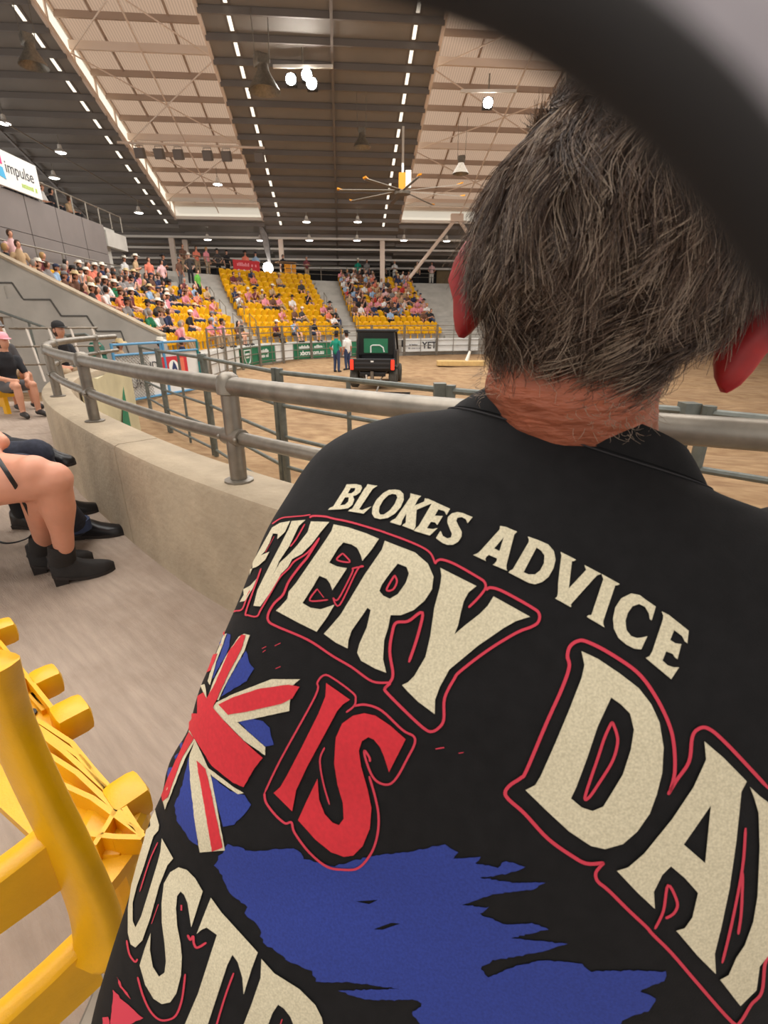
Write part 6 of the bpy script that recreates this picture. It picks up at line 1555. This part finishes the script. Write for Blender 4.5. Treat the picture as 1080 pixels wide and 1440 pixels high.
head_hair(wo, hip1 + Vector((.03, .1, .87)), 'brown'); row_seat(hip1 + Vector((-.05, .1, 0)), 'yellow seat under the bare-legged person')
# person in dark jeans and polished shoes beyond her
h3, t3 = gp(104, 757, 0), gp(181, 749, 0); h4, t4 = gp(88, 728, 0), gp(143, 716, 0)
K3 = gp(30, 662, .56); A3 = gp(106, 738, .13); K4 = K3 + Vector((-.12, .28, .0)); A4 = gp(92, 716, .12); hip3 = K3 + Vector((-.68, -.1, -.04)); hip4 = hip3 + Vector((-.05, .25, 0))
chs = [([hip3, hip3.lerp(K3, .5), K3, K3.lerp(A3, .5), A3], [.12, .105, .085, .082, .07], 1), ([hip4, hip4.lerp(K4, .5), K4, K4.lerp(A4, .5), A4], [.12, .105, .085, .08, .068], 1),
       ([hip3 + Vector((0, .12, .05)), hip3 + Vector((-.04, .12, .3)), hip3 + Vector((0, .12, .55))], [.17, .16, .13], 2), ([hip3 + Vector((0, .12, .6)), hip3 + Vector((.02, .12, .74))], [.06, .06], 0)]
p2 = leg_person('person in dark jeans and black dress shoes seated beyond the bare-legged one', (h3.x, h3.y, 0), chs, [(tuple(hip3 + Vector((.04, .12, .86))), (.09, .1, .12), 0)], ['leg_skin', 'jeans', 'sh_grey'],
           [(h3, t3, .10, 'shoe', 'shoe_leather', None, .052), (h4, t4, .10, 'shoe', 'shoe_leather', None, .052)])
cf = MB().tube([A3 - Vector((h3.x, h3.y, 0)) + Vector((0, 0, -.03)), A3 - Vector((h3.x, h3.y, 0)) + Vector((0, 0, .03))], [.078, .077], 14); cf.build('trouser_cuff', 'tr_blue', p2, smooth=True)
head_hair(p2, hip3 + Vector((.04, .12, .87)), 'black'); row_seat(hip3 + Vector((-.05, .12, 0)), 'yellow seat under the person in dark jeans')
# third person: one shoe sticking out above the knee line
h5, t5 = gp(62, 656, .42), gp(107, 653, .42); e5 = empty('person', (h5.x - .5, h5.y, 0)); tag(e5, 'person farther along the row with one crossed foot in a black pointed shoe', 'person'); b5_ = Vector((h5.x - .5, h5.y, 0))
me = blob_mesh('crossed_leg', [([h5 + Vector((-.75, -.1, .1)), h5 + Vector((-.35, -.05, .14)), h5 + Vector((.02, 0, .09))], [.11, .08, .055], 1), ([h5 + Vector((-.75, .1, .1)), h5 + Vector((-.3, .1, .1)), h5 + Vector((-.28, .1, -.32))], [.11, .08, .055], 1),
      ([h5 + Vector((-.78, 0, .1)), h5 + Vector((-.8, 0, .45)), h5 + Vector((-.76, 0, .62))], [.16, .15, .1], 2), ([h5 + Vector((-.75, 0, .65)), h5 + Vector((-.73, 0, .76))], [.06, .06], 0)], [(tuple(h5 + Vector((-.72, 0, .86))), (.09, .1, .12), 0)], .014, ['leg_skin', 'tr_black', 'sh_navy'], None, 3)
me.transform(Matrix.Translation(-b5_)); link('body', me, e5); shoe(e5, h5 - b5_, t5 - b5_, .10, 'shoe', 'shoe_leather', None, .05); shoe(e5, Vector((h5.x - .35, h5.y + .1, 0)) - b5_, Vector((h5.x - .1, h5.y + .1, 0)) - b5_, .10, 'shoe', 'shoe_leather', None, .05)
head_hair(e5, h5 + Vector((-.72, 0, .87)), 'grey'); row_seat(h5 + Vector((-.8, 0, 0)), 'yellow seat under the person with the crossed foot')
# dark bag strap hanging in a loop
sp = [gp(-14, 628, .72), gp(12, 668, .62), gp(28, 694, .52), gp(44, 728, .36), gp(48, 746, .26), gp(36, 758, .2), gp(10, 764, .18), gp(-12, 758, .2)]
mb = MB().tube([p - sp[0] for p in spline([tuple(p) for p in sp], 6)], .009, 8, flat=.4); st_ = mb.build('bag_strap', 'black', loc=sp[0], smooth=True); tag(st_, 'thin dark bag strap hanging in a loop beside the bare leg', 'strap')

# ------------------------------------------------------------------ family on the walkway
FAM = [((-5.45, 7.2), 'sit3', 'charcoal', 'tan', 'cap', 'grey', .92, 'person in grey cap and dark shirt sitting at the far left edge'), ((-4.95, 6.6), 'sit3', 'black', 'grey', 'cap', 'pink', .80, 'child in pink cap sitting with bare legs at the left edge'),
       ((-4.95, 7.75), 'sit1', 'black', 'tan', 'cap', 'black', .90, 'person in black cap and black T-shirt sitting by the parapet')]
POSES['sit3'] = body('sit', .08, 0, 0, True, .014, .6, name='sitting_body_shorts_near'); POSES['sit1'] = body('sit', .12, 0, 1, False, .014, .6, name='sitting_body_near')
for (x, y), ps, shn, trn, hd2, hc2, sc2, lb in FAM:
    person(ps, (x, y, 0), math.radians(62), shn, trn, hd2, hc2, 'skin_a', sc2, lb, 'family on the walkway')
    if hc2 == 'black': continue
    o = link('stadium_chair', SEAT, None, (x - .12, y + .06, -.06)); o.rotation_euler = (0, 0, math.radians(62)); o.scale = (.85, .85, .8)
    tag(o, 'yellow seat under the ' + lb.split(' sitting')[0], 'seat', 'yellow seats under the family')

# ------------------------------------------------------------------ dark rounded rim close to the lens (photographer's hat brim)
def near(u, v, zf):
    x = (u - 540) / CAM_F; y = -(v - 720) / CAM_F; c, s = math.cos(PITCH), math.sin(PITCH)
    return CAMP + (Vector((1, 0, 0)) * x + Vector((0, s, c)) * y + Vector((0, c, -s))) * zf
ctr = [(300, -150, .021), (500, -88, .0185), (670, -38, .0165), (785, 18, .0152), (884, 84, .0144), (970, 160, .0138), (1045, 250, .0135), (1114, 350, .0135), (1196, 500, .0138), (1270, 730, .0148)]
P = spline([tuple(near(*c)) for c in ctr], 6)
hb = empty('hat_brim', P[24]); tag(hb, 'out-of-focus black hat brim edge with pale grey lining close to the lens', 'hat')
MB().tube([p - P[24] for p in P], [.0019 - .0003 * min(1, k / 36) for k in range(len(P))], 16, flat=.8).build('brim_edge', 'black_felt', hb, smooth=True)
inn = spline([tuple(near(u + 120, v - 150, z + .0024)) for u, v, z in ctr], 6); out_ = spline([tuple(near(u + 420, v - 480, z + .007)) for u, v, z in ctr], 6)
rings = []
for p, a, b in zip(P, inn, out_): rings.append([p - P[24], a - P[24], b - P[24]])
o = MB().loft(rings, caps=False, closed=False).build('brim_lining', 'grey_felt', hb, smooth=True); sm = o.modifiers.new('thick', 'SOLIDIFY'); sm.thickness = .0007; sm.offset = 1
